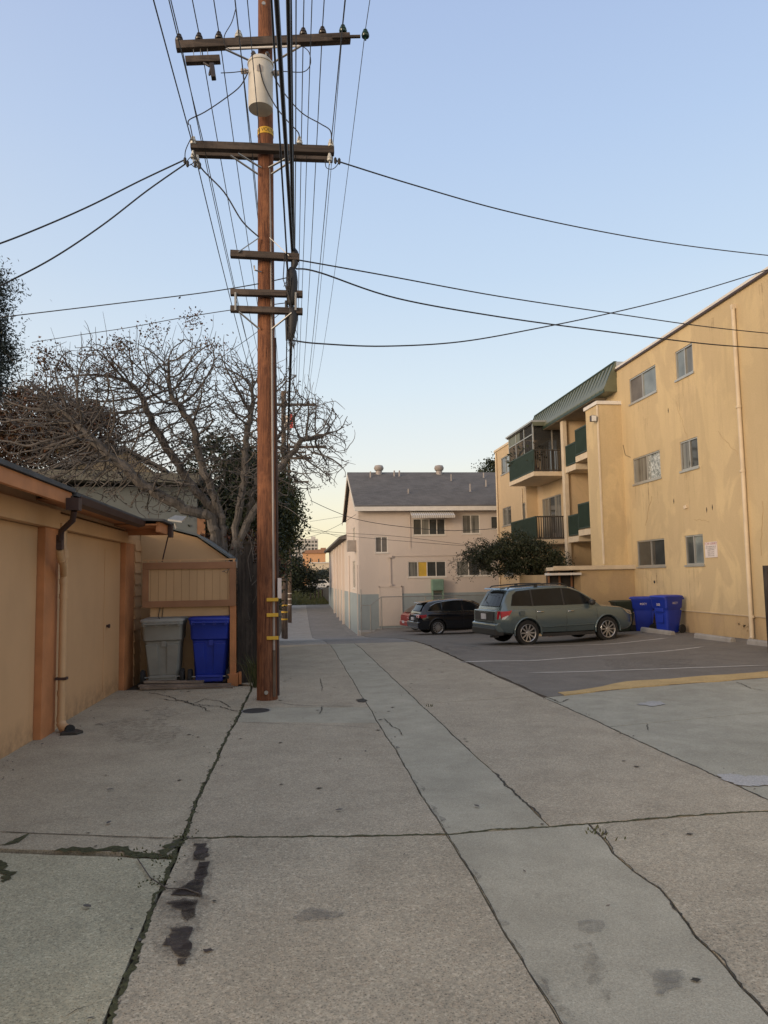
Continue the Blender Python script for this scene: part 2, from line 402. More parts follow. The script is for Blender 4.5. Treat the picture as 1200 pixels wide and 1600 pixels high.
# ---------------------------------------------------------------- draped ground pieces
def wob(t,amp,seed=0,f=1.0):
    return amp*(math.sin(t*2.1*f+seed)+.6*math.sin(t*5.3*f+seed*2.3)+.4*math.sin(t*12.7*f+seed*1.7)+.3*math.sin(t*31*f+seed*3.1))/2
def slab(name,mat,Lf,Rf,y0,y1,nx=10,ny=None,off=0.0,parent=None,rim=.04,y0f=None,y1f=None):
    """sheet between x=Lf(y) and x=Rf(y), y from y0 to y1 (ends may be functions of x), with a rim"""
    ny=ny or max(6,int((y1-y0)/.3))
    b=MB();idx={}
    for j in range(ny+1):
        for i in range(nx+1):
            t=j/ny;s=i/nx;y=y0+(y1-y0)*t
            x=Lf(y)+(Rf(y)-Lf(y))*s
            if y0f or y1f:
                a=y0f(x) if y0f else y0;c=y1f(x) if y1f else y1
                y=a+(c-a)*t
                x=Lf(y)+(Rf(y)-Lf(y))*s
            idx[i,j]=len(b.v);b.v.append((x,y,zg(x,y)+off))
    for j in range(ny):
        for i in range(nx): b.f.append((idx[i,j],idx[i+1,j],idx[i+1,j+1],idx[i,j+1]))
    if rim:
        per=[(i,0) for i in range(nx)]+[(nx,j) for j in range(ny)]+[(i,ny) for i in range(nx,0,-1)]+[(0,j) for j in range(ny,0,-1)]
        low=[]
        for p in per:
            v=b.v[idx[p]];low.append(len(b.v));b.v.append((v[0],v[1],v[2]-rim))
        n=len(per)
        for q in range(n):
            b.f.append((idx[per[q]],low[q],low[(q+1)%n],idx[per[(q+1)%n]]))
    o=b.build(name,mat,parent,recalc=False)
    if parent is None: tag(o,kind='structure')
    return o
def ribbon(name,mat,pts,w,off=.004,jit=.3,parent=None,seed=1,step=.05,kind='structure',thick=0,edge=1.0):
    rnd=random.Random(seed);b=MB();P=[]
    for (a,c) in zip(pts,pts[1:]):
        a=Vector(a[:2]);c=Vector(c[:2]);n=max(1,int((c-a).length/step))
        for i in range(n): P.append(a+(c-a)*(i/n))
    P.append(Vector(pts[-1][:2]))
    dx=0
    for i,p in enumerate(P):
        d=(P[min(i+1,len(P)-1)]-P[max(i-1,0)]).normalized();nrm=Vector((-d.y,d.x))
        dx=dx*.75+rnd.uniform(-1,1)*w*jit
        e=min(1,(min(i,len(P)-1-i)+.3)/3) if edge else 1
        wl=w*e*(.5+rnd.uniform(-.35,.35)*min(1,jit*2));wr=w*e*(.5+rnd.uniform(-.35,.35)*min(1,jit*2))
        for q in (p+nrm*(dx+wl),p+nrm*(dx-wr)):
            b.v.append((q.x,q.y,zg(q.x,q.y)+off))
        if i: n=len(b.v);b.f.append((n-4,n-3,n-1,n-2))
    o=b.build(name,mat,parent,recalc=False)
    if parent is None: tag(o,kind=kind)
    return o
def blob(name,mat,outline,off=.006,parent=None,seed=0,jit=.02):
    """filled irregular patch on the ground from an outline in plan"""
    rnd=random.Random(seed);c=Vector((sum(p[0] for p in outline)/len(outline),sum(p[1] for p in outline)/len(outline)))
    Q=[]
    for a,d in zip(outline,outline[1:]+outline[:1]):
        a=Vector(a[:2]);d=Vector(d[:2]);n=max(2,int((d-a).length/.03))
        n=min(n,14)
        for i in range(n):
            q=a+(d-a)*(i/n);Q.append(q+Vector((rnd.uniform(-jit,jit),rnd.uniform(-jit,jit))))
    b=MB()
    b.v=[(q.x,q.y,zg(q.x,q.y)+off) for q in Q];b.f=[tuple(range(len(Q)))]
    me_o=b.build(name,mat,parent,recalc=False)
    bm=bmesh.new();bm.from_mesh(me_o.data);bmesh.ops.triangulate(bm,faces=bm.faces)
    for f in bm.faces:
        if f.normal.z<0:f.normal_flip()
    bm.to_mesh(me_o.data);bm.free()
    if parent is None: tag(me_o,kind='structure')
    return me_o
# ================================================================ GROUND
def grid_sheet(name,xs,ys,zf,mat):
    b=MB()
    for y in ys:
        for x in xs: b.v.append((x,y,zf(x,y)))
    n=len(xs)
    for j in range(len(ys)-1):
        for i in range(n-1): b.f.append((j*n+i,j*n+i+1,(j+1)*n+i+1,(j+1)*n+i))
    return tag(b.build(name,mat,None,recalc=False),kind='structure')
xs=[-2500,-900,-300,-120,-60,-35,-22]+[-15+.6*i for i in range(70)]+[30,40,60,120,300,900,2500]
ys=[-60,-40,-20]+[-10+.5*i for i in range(290)]+[140,160,200,300,500,900,2500,4500]
grid_sheet('ground',xs,ys,lambda x,y:zg(x,y)-.03-(.03 if y>22 else 0),M['dirt'])
J=-.725
jw=lambda y:J+wob(y,.012,1,1.3)+.02*math.sin(y*.7)
cut=lambda y:.95+wob(y,.012,4,1.1)
crackx=lambda y:itp([(-3,1.5),(0,1.62),(2.7,1.73),(3.63,1.85),(4.1,1.83),(4.68,1.90),(5,1.92)],y)+wob(y,.035,2,1.4)
s2=lambda y:1.655+wob(y,.010,5,1.2)
edge=lambda y:itp([(0,3.38),(5,3.38),(10,3.42),(21,3.43),(24,3.5),(34,3.62),(44,3.84),(84,3.9)],y)+wob(y,.015,7,1.1)
G=.014
cj=lambda x:itp([(-.73,5.03),(.96,4.80),(1.7,4.84),(3.4,4.90)],x)+wob(x,.012,3,2)
slab('alley_slab',M['conc_brown_near'],lambda y:jw(y)+.012,lambda y:cut(y)-.004,-3,5,10,40,y1f=lambda x:cj(x)-G)
slab('alley_patch_strip',M['conc_grey'],lambda y:cut(y)+.004,lambda y:crackx(y)-.007,-3,5,6,60,y1f=lambda x:cj(x)-G)
slab('alley_slab',M['conc_brown_near'],lambda y:crackx(y)+.007,lambda y:edge(y)-G,-3,5,8,60,y1f=lambda x:cj(x)-G)
c9=lambda x:9.13-.27*(x+.7)+wob(x,.01,3,2);c10=lambda x:10.2-.22*(x+.7)+wob(x,.012,8,2)
slab('alley_slab',M['conc_brown'],lambda y:jw(y)+.012,lambda y:cut(y)-.004,4.9,9.1,8,30,y0f=lambda x:cj(x)+G,y1f=lambda x:c9(x)-.004)
slab('alley_slab',M['conc_grey'],lambda y:jw(y)+.02,lambda y:cut(y)-.004,9.1,10.2,8,8,y0f=lambda x:c9(x)+.004,y1f=lambda x:c10(x)-.007)
slab('alley_slab',M['conc_brown'],lambda y:(jw(y)+.02 if y<12.5 else -.9),lambda y:cut(y)-.004,10.2,21.2,10,40,y0f=lambda x:c10(x)+.007)
slab('alley_patch_strip',M['conc_grey'],lambda y:cut(y)+.004,lambda y:s2(y)-.005,4.8,21.2,5,60,y0f=lambda x:cj(x)+G)
slab('alley_slab',M['conc_brown'],lambda y:s2(y)+.005,lambda y:edge(y)-.006,4.9,10.0,8,30,y0f=lambda x:cj(x)+G,y1f=lambda x:9.93+.17*(x-1.64)-.009)
slab('alley_slab',M['conc_brown'],lambda y:s2(y)+.005,lambda y:edge(y)-.006,10.0,21.2,8,40,y0f=lambda x:9.93+.17*(x-1.64)+.009)
slab('far_alley_slab',M['conc_far'],lambda y:-.95,lambda y:.9+.005*(y-20),21.22,85,6,150)
slab('far_alley_slab',M['conc_far2'],lambda y:.912+.005*(y-20),lambda y:edge(y)-.006,21.22,85,8,150)
# apron in front of the garages
ax=lambda y:-4.6 if y<5 else -2.86
slab('apron_slab',M['conc_green'],lambda y:-4.6,lambda y:jw(y)-.012,-3,4.78,10,30,y1f=lambda x:4.66-.28*(x+.77)+wob(x,.02,3,3))
slab('apron_slab',M['conc_apron'],lambda y:-4.6,lambda y:jw(y)-.012,4.7,5.1,12,4,y0f=lambda x:4.70-.28*(x+.77)+.045+wob(x,.02,3,3),y1f=lambda x:5.03-.28*(x+.77))
slab('apron_slab',M['conc_apron'],lambda y:-2.86,lambda y:jw(y)-.012,5.1,12.35,10,40,y0f=lambda x:5.045-.28*(x+.77))
# the lot on the right
yl=lambda x:itp([(3.4,10.05),(5.13,10.7),(7.5,11.2),(12.4,12.3)],x)
slab('lot_slab',M['conc_lot'],lambda y:edge(y)+.008,lambda y:12.6,-3,8,20,20,y1f=lambda x:itp([(3.3,7.89),(5.6,8.40),(12.6,9.9)],x)-.008)
slab('lot_slab',M['conc_lot'],lambda y:edge(y)+.008,lambda y:12.6,8,10,20,8,y0f=lambda x:itp([(3.3,7.89),(5.6,8.40),(12.6,9.9)],x)+.008,y1f=lambda x:yl(x))
slab('parking_lot_asphalt',M['asphalt'],lambda y:edge(y)+.03+abs(wob(y,.06,3,2)),lambda y:12.2,10,44.4,24,110,y0f=lambda x:yl(x)+.004,off=.006)
slab('painted_curb_stripe',M['yellow'],lambda y:3.75,lambda y:12.2,10,11,30,4,off=.014,rim=.03,
     y0f=lambda x:yl(x)-.0+wob(x,.03,2,2),y1f=lambda x:yl(x)+.20+.38*sm(3.7,5.5,x)+wob(x,.05,5,2))
for pts,w in (([(717,1036),(1100,1011)],.12),([(800,1012),(1046,997)],.12),([(825,1052),(1200,1040)],.10)):
    a=gnd(*pts[0]);c=gnd(*pts[1])
    ribbon('parking_line',M['whitepaint'],[a,c],w,.012,.12,seed=int(w*100)+pts[0][0],step=.1)
a=gnd(640,985);c=gnd(745,975);ribbon('parking_line',M['whitepaint'],[a,c],.1,.012,.1,seed=3,step=.2)
# joints and cracks filled with dirt and moss
def pg(l):return [gnd(*p) for p in l]
ribbon('joint_moss',M['moss'],[(jw(y*.25),y*.25) for y in range(-4,49)],.024,.001,.45,seed=4,step=.02,kind='stuff')
ribbon('joint_moss',M['moss'],pg([(85,1331),(120,1328),(180,1331),(230,1335),(262,1341)]),.075,.006,.35,seed=5,step=.03,kind='stuff')
ribbon('joint_moss',M['moss'],pg([(0,1322),(25,1316),(52,1304)]),.06,.006,.4,seed=6,step=.03,kind='stuff')
ribbon('joint_moss',M['moss'],pg([(262,1341),(275,1318),(285,1308)]),.08,.006,.5,seed=9,step=.03,kind='stuff')
ribbon('joint_moss',M['moss'],[(x*.1,cj(x*.1)) for x in range(-7,34)],.022,.001,.4,seed=8,step=.02,kind='stuff')
ribbon('joint_moss',M['moss'],pg([(0,1345),(10,1355),(12,1368),(0,1380)]),.05,.006,.4,seed=11,step=.02,kind='stuff')
def cr(pts,w,seed,j=.9): return ribbon('crack',M['crack'],pg(pts),w,.005,j,seed=seed,step=.03)
ribbon('crack',M['crack'],[(crackx(y*.05),y*.05) for y in range(30,98)],.007,.003,.5,seed=21,step=.015)
ribbon('crack',M['crack'],[(cut(y*.1)+.004,y*.1) for y in range(20,205)],.005,.003,.5,seed=22,step=.03)
ribbon('crack',M['crack'],[(s2(y*.1),y*.1) for y in range(70,205)],.009,.003,.6,seed=23,step=.03)
ribbon('crack',M['crack'],[(edge(y*.1)+.002,y*.1) for y in range(20,100)],.013,.003,.4,seed=24,step=.03)
cr([(930,1300),(938,1306),(945,1296)],.012,25)
cr([(232,1083),(262,1088),(300,1100),(340,1104),(372,1112)],.018,26)
cr([(300,1100),(320,1092),(345,1096),(360,1106)],.014,27)
cr([(250,1092),(290,1096),(330,1112)],.02,127)
cr([(430,1098),(475,1103),(555,1104)],.012,28)
cr([(500,1060),(505,1080)],.01,29);cr([(503,1104),(502,1112),(496,1116)],.012,30)
cr([(150,1570),(120,1580),(95,1594)],.008,31)
cr([(855,1090),(875,1098),(886,1092)],.02,33)
cr([(1010,1131),(1013,1142)],.01,34)
cr([(1150,1066),(1175,1076),(1200,1080)],.015,36)
cr([(0,1300),(60,1303),(140,1306),(270,1312)],.008,37,.3)
cr([(370,1128),(430,1131),(520,1134),(585,1138)],.006,38,.4)
cr([(600,1122),(612,1133),(622,1140),(630,1150)],.010,39)
ribbon('crack',M['crack'],[(s2(y*.1),y*.1) for y in range(50,64)],.016,.0035,.7,seed=40,step=.03)
def bl(px,m,seed,j=.012,name='stain'): return blob(name,m,[tuple(gnd(*p)[:2]) for p in px],.007,None,seed,j)
bl([(305,1319),(322,1319),(326,1337),(318,1345),(304,1343)],M['oil'],1,.012,'oil_stain')
bl([(308,1348),(326,1348),(318,1385),(315,1402),(290,1402),(264,1400),(272,1393),(290,1385),(302,1375)],M['oil'],2,.012,'oil_stain')
bl([(260,1412),(290,1405),(306,1408),(304,1432),(290,1442),(283,1436),(284,1424)],M['oil'],3,.012,'oil_stain')
bl([(268,1450),(298,1448),(297,1495),(280,1498),(270,1485),(253,1478),(256,1468),(266,1468)],M['oil'],4,.012,'oil_stain')
bl([(276,1501),(292,1500),(290,1508),(278,1509)],M['oil'],5,.008,'oil_stain')
bl([(316,1486),(330,1484),(334,1488),(320,1490)],M['oil'],6,.004,'oil_stain')
bl([(458,1434),(475,1424),(490,1419),(505,1424),(538,1428),(524,1436),(495,1440),(466,1441)],M['stain_soft'],7,.006)
bl([(905,1443),(925,1438),(942,1441),(948,1450),(940,1458),(920,1460),(905,1453)],M['stain_soft'],8,.01)
bl([(895,1478),(915,1472),(935,1490),(950,1520),(955,1560),(940,1568),(920,1530),(900,1500)],M['dark_soft'],81,.03)
bl([(295,1312),(332,1312),(334,1345),(330,1400),(322,1420),(312,1460),(306,1500),(292,1515),(268,1512),(240,1478),(248,1412),(255,1390),(290,1370)],M['oil_fringe'],82,.02)
bl([(1010,1520),(1060,1515),(1070,1545),(1030,1560)],M['stain_soft'],83,.02)
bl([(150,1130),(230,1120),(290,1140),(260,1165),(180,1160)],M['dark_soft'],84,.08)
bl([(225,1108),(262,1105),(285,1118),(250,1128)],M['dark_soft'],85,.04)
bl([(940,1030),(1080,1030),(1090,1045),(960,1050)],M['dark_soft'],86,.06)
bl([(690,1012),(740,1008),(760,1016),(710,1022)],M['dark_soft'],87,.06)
bl([(1120,1212),(1140,1209),(1165,1214),(1215,1212),(1215,1228),(1165,1230),(1150,1226),(1130,1220)],M['whitepatch'],9,.02)
bl([(995,1101),(1010,1097),(1030,1096),(1040,1100),(1020,1104)],M['whitepatch'],10,.03)
# crumbled edge spots along the saw cut
rnd=random.Random(12)
for i in range(26):
    y=rnd.uniform(2.6,9.5);x=cut(y)+rnd.uniform(0,.03);w=rnd.uniform(.015,.05);h=rnd.uniform(.03,.10)
    blob('crumbled_edge',M['stain_soft'] if i%3 else M['dark_soft'],[(x,y-h),(x+w,y-h*.5),(x+w*.7,y+h*.4),(x,y+h)],.0065,None,i,.006)
for i in range(60):   # small dark litter and pits
    y=rnd.uniform(2.7,16);x=rnd.uniform(-2.4,3.2);w=rnd.uniform(.006,.018)*(1+y*.08)
    blob('pit',M['crack'],[(x-w,y),(x,y-w*.7),(x+w*1.3,y),(x,y+w)],.0068,None,i,.004)
# twig lying on the concrete
b=MB();tw=pg([(215,1345),(235,1375),(262,1392),(290,1392),(312,1400)])
b.tube([(p.x,p.y,p.z+.012) for p in tw],.0035,5)
tag(b.build('twig',M['twig'],smooth=True),'thin dry twig lying across the mossy joint by the oil stain','twig')
# loose dry leaves on the ground
lg=[(172,1236,'small dry leaf curled on the apron beside the tan garage'),(170,1288,'dark dry leaf lying low on the apron above the mossy joint'),(136,1420,'dark leaf scrap on the greenish corner slab'),(230,1112,'round dark leaf on the apron in front of the bins'),(745,1262,'dark leaf scrap on the pinkish slab right of the grey strip'),(530,1268,'lone thin leaf on the middle slab beyond the crossing joint')]
for i,(px_,py_,lb) in enumerate(lg):
    p=gnd(px_,py_);w=.028
    b=MB();a=i*1.3
    P_=[];
    for s_ in (-1,-.4,.4,1):
        for q in (-1,1):
            hw=w*.5*(1-s_*s_)*q
            P_.append((p.x+math.cos(a)*w*s_-math.sin(a)*hw,p.y+math.sin(a)*w*s_+math.cos(a)*hw,p.z+.008+.008*abs(q)*(1-s_*s_)+.006*s_*s_))
    b.add(P_,[(0,1,3,2),(2,3,5,4),(4,5,7,6)])
    o=b.build('dry_leaf',M['twig'],recalc=False);md=o.modifiers.new('s','SOLIDIFY');md.thickness=.002
    tag(o,lb,'leaf',)
# manhole
p=gnd(400,1111)
t=thing('manhole_cover','round iron cover set in the pavement at the foot of the pole','cover',(p.x,p.y,p.z))
b=MB();b.lathe(p,[(.17,-.02),(.17,.008),(.15,.010),(.15,.006),(.0001,.006)],n=28);b.build('lid',M['iron'],t,smooth=30)
b=MB();b.lathe(p,[(.19,-.02),(.19,.006),(.175,.006),(.175,-.02)],n=28);b.build('rim',M['galv'],t)
p=gnd(568,1095);bl([(558,1094),(566,1092),(575,1095),(570,1098),(560,1097)],M['crack'],55,.02,'pothole')

# ================================================================ GARAGE
GX=-2.8
g=thing('garage','long low tan garage with brown posts and tar roof edge','garage',(-4,9,-.08))
b=MB();zb=-.6
b.box(-9,GX-.10,2.0,13.3,zb,2.45)                                   # body behind the doors
b.box(GX-.10,GX+.02,2.0,7.0 if 0 else 2.3,zb,2.45)
b.build('wall',M['tan_wall'],g)
def gdoor(y0,y1,z1,label):
    b=MB();b.box(GX-.09,GX-.02,y0,y1,-.02+zg(GX,y1)-.02,z1)
    d=b.build('garage_door',M['garage'],g,bev=.004);d['label']=label
    return d
d1=gdoor(5.0,8.52,2.225,'wide tan door cut by the left edge')
d2=gdoor(9.42,12.42,2.235,'tan door with a small wicket panel')
b=MB()                                                              # wicket outline on door 2
b.box(GX-.02,GX-.012,11.42,12.38,0.0,2.1);b.build('wicket_panel',M['garage'],d2,bev=.004)
b=MB();b.lathe((GX-.012,11.56,.95),[(.02,0),(.022,.02),(.03,.03),(.03,.05),(.01,.055)],'x',14);b.build('knob',M['gutter'],d2,smooth=30)
for (y0,y1,lb) in ((8.53,9.0,'brown post between the two doors'),(12.44,13.1,'brown post at the bin alcove')):
    b=MB();b.box(GX-.10,GX+.06,y0,y1,zg(GX,y0)-.1,2.26);o=b.build('post',M['orange'],g,bev=.006)
b=MB();b.box(GX-.10,GX+.03,9.0,9.42,-.2,2.26);b.build('post',M['tan_wall'],g,bev=.004)
b=MB();b.box(GX-.1,GX+.09,2.0,8.95,2.23,2.45);b.build('header_beam',M['garage'],g,bev=.01)
b=MB();b.box(GX-.1,GX+.07,9.0,13.25,2.24,2.42);b.build('header_beam',M['garage'],g,bev=.01)
b=MB();b.box(GX-.1,GX+.03,2.0,13.2,2.45,2.60);b.build('frieze_board',M['tan_wall'],g)
b=MB();b.box(-2.45,-2.40,2.0,8.3,2.44,2.575);b.build('fascia',M['orange'],g,bev=.004)
b=MB();b.box(GX+.03,-2.45,2.0,8.28,2.555,2.575);b.box(GX+.03,-2.42,8.29,11.7,2.50,2.515);b.build('soffit',M['orange'],g)
b=MB();b.prism([(-9.3,2.95),(-2.37,2.58),(-2.37,2.625),(-9.3,3.0)],(1.9,8.32));b.prism([(-9.3,2.96),(-2.36,2.545),(-2.36,2.59),(-9.3,3.01)],(8.325,12.75));b.build('roof',M['tar'],g)
# gutter along the second bay, dark metal
b=MB()
for (y0,y1) in ((8.25,11.75),):
    b.prism([(-2.40,2.44),(-2.31,2.46),(-2.29,2.535),(-2.30,2.535),(-2.32,2.47),(-2.39,2.455),(-2.39,2.54),(-2.40,2.54)],(y0,y1))
gu=b.build('gutter',M['gutter'],g)
b=MB();b.box(-2.40,-2.27,8.08,8.20,2.37,2.50)
b.tube([(-2.33,8.14,2.37),(-2.36,8.20,2.27),(-2.52,8.36,2.17),(-2.55,8.42,2.08)],.032,10)
b.box(-2.60,-2.54,8.44,8.52,1.97,2.13);b.build('downspout',M['gutter'],gu,smooth=40)
# brown end fascia and rafter tail
b=MB();b.box(-2.80,-2.08,12.55,12.62,2.37,2.53);b.box(-2.80,-2.12,11.75,12.55,2.47,2.50);b.box(-2.15,-2.09,11.78,12.55,2.37,2.53);b.build('end_fascia',M['orange'],g,bev=.008)
b=MB();b.box(-2.085,-2.02,12.5,12.66,2.33,2.56);b.build('end_cap',M['gutter'],g,bev=.004)
b=MB();b.prism([(-2.85,2.56),(-2.02,2.535),(-2.02,2.57),(-2.85,2.60)],(11.7,12.7));b.build('roof_edge',M['tar'],g)
b=MB();b.tube([(-2.1,12.62,2.35),(-2.16,12.64,2.1),(-2.2,12.66,1.93)],.011,6);b.build('hanging_cable',M['gutter'],g)
# lap siding return at the alcove
b=MB()
for i in range(13):
    z0=-.2+i*.195;b.prism([(13.11,z0),(13.33,z0),(13.33,z0+.195),(13.125,z0+.195)],(GX-.09,GX+.06),'x')
for i in range(13):
    z0=-.2+i*.195;b.prism([(GX+.06,z0),(GX+.085,z0),(GX+.062,z0+.195),(GX+.06,z0+.195)],(13.10,13.9),'y')
b.build('lap_siding',M['garage'],g)
b=MB();b.box(-9,GX+.055,13.34,13.95,-.6,2.45);b.build('rear_wall',M['tan_wall'],g)
# plumbing stack, tan
ps=thing('drain_pipe','tan plastic drain pipe with a side branch against the brown garage post','pipe',(-2.66,8.95,-.08))
b=MB();b.tube([(-2.66,8.95,.02),(-2.66,8.95,2.0)],.042,14);b.tube([(-2.66,8.95,1.95),(-2.70,8.97,2.30)],.03,10)
b.build('riser',M['pipe'],ps,smooth=40)
b=MB();b.tube([(-2.66,8.93,1.70),(-2.62,8.78,1.80),(-2.58,8.52,1.90),(-2.57,8.48,1.97)],.038,12);b.build('branch',M['pipe'],ps,smooth=40)
b=MB()
for z in (1.92,1.62,1.45,.35,.06):
    b=MB();b.tube([(-2.66,8.95,z-.03),(-2.66,8.95,z+.03)],.049,14);b.build('coupling',M['pipe'],ps,smooth=30)
b=MB();b.tube([(-2.60,8.66,1.85),(-2.585,8.60,1.875)],.046,12);b.build('coupling',M['pipe'],ps,smooth=30)
b=MB();b.tube([(-2.66,8.95,.02),(-2.63,8.93,-.03),(-2.55,8.88,-.055)],.055,12);b.build('elbow',M['pipe'],ps,smooth=40)
b=MB();b.tube([(-2.55,8.88,-.05),(-2.53,8.86,-.052)],.06,12);b.build('outlet_ring',M['rubber'],ps)
b=MB();b.box(-2.72,-2.60,8.90,8.99,.50,.53);b.build('strap',M['gutter'],ps)
b=MB();b.prism([(-2.60,8.72),(-2.42,8.72),(-2.38,8.83),(-2.48,8.95),(-2.62,8.92)],(-.085,-.055),'z');tag(b.build('splash_stone',M['iron'],bev=.006),'flat dark stone under the mouth of the tan drain pipe','stone')

# ================================================================ BIN ALCOVE
al=thing('bin_shelter','tan boarded bin shelter front in a brown frame on an orange post','shelter',(-1.75,12.7,-.1))
b=MB();b.box(-2.40,-1.09,12.60,12.63,1.28,1.80);b.build('board_panel',M['panel'],al)
b=MB()
b.box(-2.50,-.985,12.57,12.66,1.80,1.915);b.box(-2.50,-.985,12.57,12.66,1.175,1.28)
b.box(-2.50,-2.40,12.572,12.658,1.28,1.80);b.box(-1.09,-.985,12.572,12.658,1.28,1.80);b.build('frame',M['brown'],al,bev=.004)
b=MB();b.box(-1.085,-.985,12.60,12.70,-.08,1.175);b.build('post',M['orange'],al,bev=.005)
b=MB();b.box(-1.12,-.95,12.57,12.73,-.14,.06);b.box(-.94,-.90,12.6,12.7,-.12,.08);b.build('post_base',M['orange'],al,bev=.005)
b=MB()
for x in (-2.42,-2.28,-1.9,-1.45,-1.02): b.box(x-.015,x+.015,12.60,12.64,1.915,1.965)
b.box(-2.5,-.99,12.61,12.635,1.945,1.965);b.build('spacer',M['garage'],al)
b=MB();b.box(-2.38,-1.1,12.64,12.67,1.02,1.18);b.build('inner_rail',M['tan_wall'],al)
b=MB();b.tube([(-2.22,12.62,1.18),(-2.25,12.63,1.02),(-2.20,12.64,.96)],.006,5);b.tube([(-2.17,12.62,1.18),(-2.19,12.63,1.0)],.006,5);b.build('loose_wire',M['wire'],al)
# little shed behind with a gambrel roof
sh=thing('shed','tan plywood shed with a bent grey roof edge behind the bin shelter','shed',(-2,14.4,-.2))
pf=[(-2.74,2.50),(-2.24,2.545),(-1.75,2.41),(-1.20,2.02),(-1.02,1.90)]
b=MB();b.prism([(-2.74,-.5)]+[(x,z-.03) for x,z in pf[:-1]]+[(-1.14,1.9),(-1.14,-.5)],(13.6,15.4));b.build('wall',M['tan_wall'],sh)
b=MB();up=[(x+.005,z+.035) for x,z in pf];b.prism(pf+up[::-1],(13.52,15.5));b.build('roof',M['house_green'],sh)
b=MB();b.box(-1.22,-1.0,13.50,13.62,1.86,1.94);b.prism([(-1.2,1.86),(-.98,1.80),(-.95,1.86),(-1.18,1.95)],(13.45,13.50));b.build('gutter_end',M['galv'],sh,bev=.004)
fl=thing('solar_floodlight','small tilted solar floodlight on the shed roof edge','light',(-2.1,13.45,2.57))
b=MB();a=Vector((-2.22,13.38,2.66));b.add([aY(262,811,13.3),aY(274,805,13.55),aY(292,807,13.55),aY(284,814,13.3)]+[p-Vector((0,0,.03)) for p in (aY(262,811,13.3),aY(274,805,13.55),aY(292,807,13.55),aY(284,814,13.3))],[(0,1,2,3),(7,6,5,4),(0,4,5,1),(1,5,6,2),(2,6,7,3),(3,7,4,0)]);b.build('panel',M['alu'],fl)
b=MB();b.tube([(-2.1,13.45,2.54),(-2.12,13.44,2.63)],.02,8);b.build('bracket',M['galv'],fl)
# planks under the bins
for i,(x0,x1,y,z,rz,lb) in enumerate([(-2.45,-1.0,12.28,-.12,-.05,'weathered plank lowest and nearest under the bins'),(-2.5,-1.05,12.42,-.10,-.035,'second weathered plank under the blue bin'),(-2.45,-1.5,12.58,-.06,-.03,'short plank right under the grey bin'),(-2.4,-1.0,12.80,-.08,-.01,'plank at the back under both bin wheels')]):
    b=MB();b.beam((x0,y-rz*.3,z+zg(-1.7,12.4)+.155),(x1,y+rz*1.0,z+zg(-1.7,12.4)+.13),.13,.035);tag(b.build('plank',M['plank'],bev=.004),lb,'plank','planks under the bins')

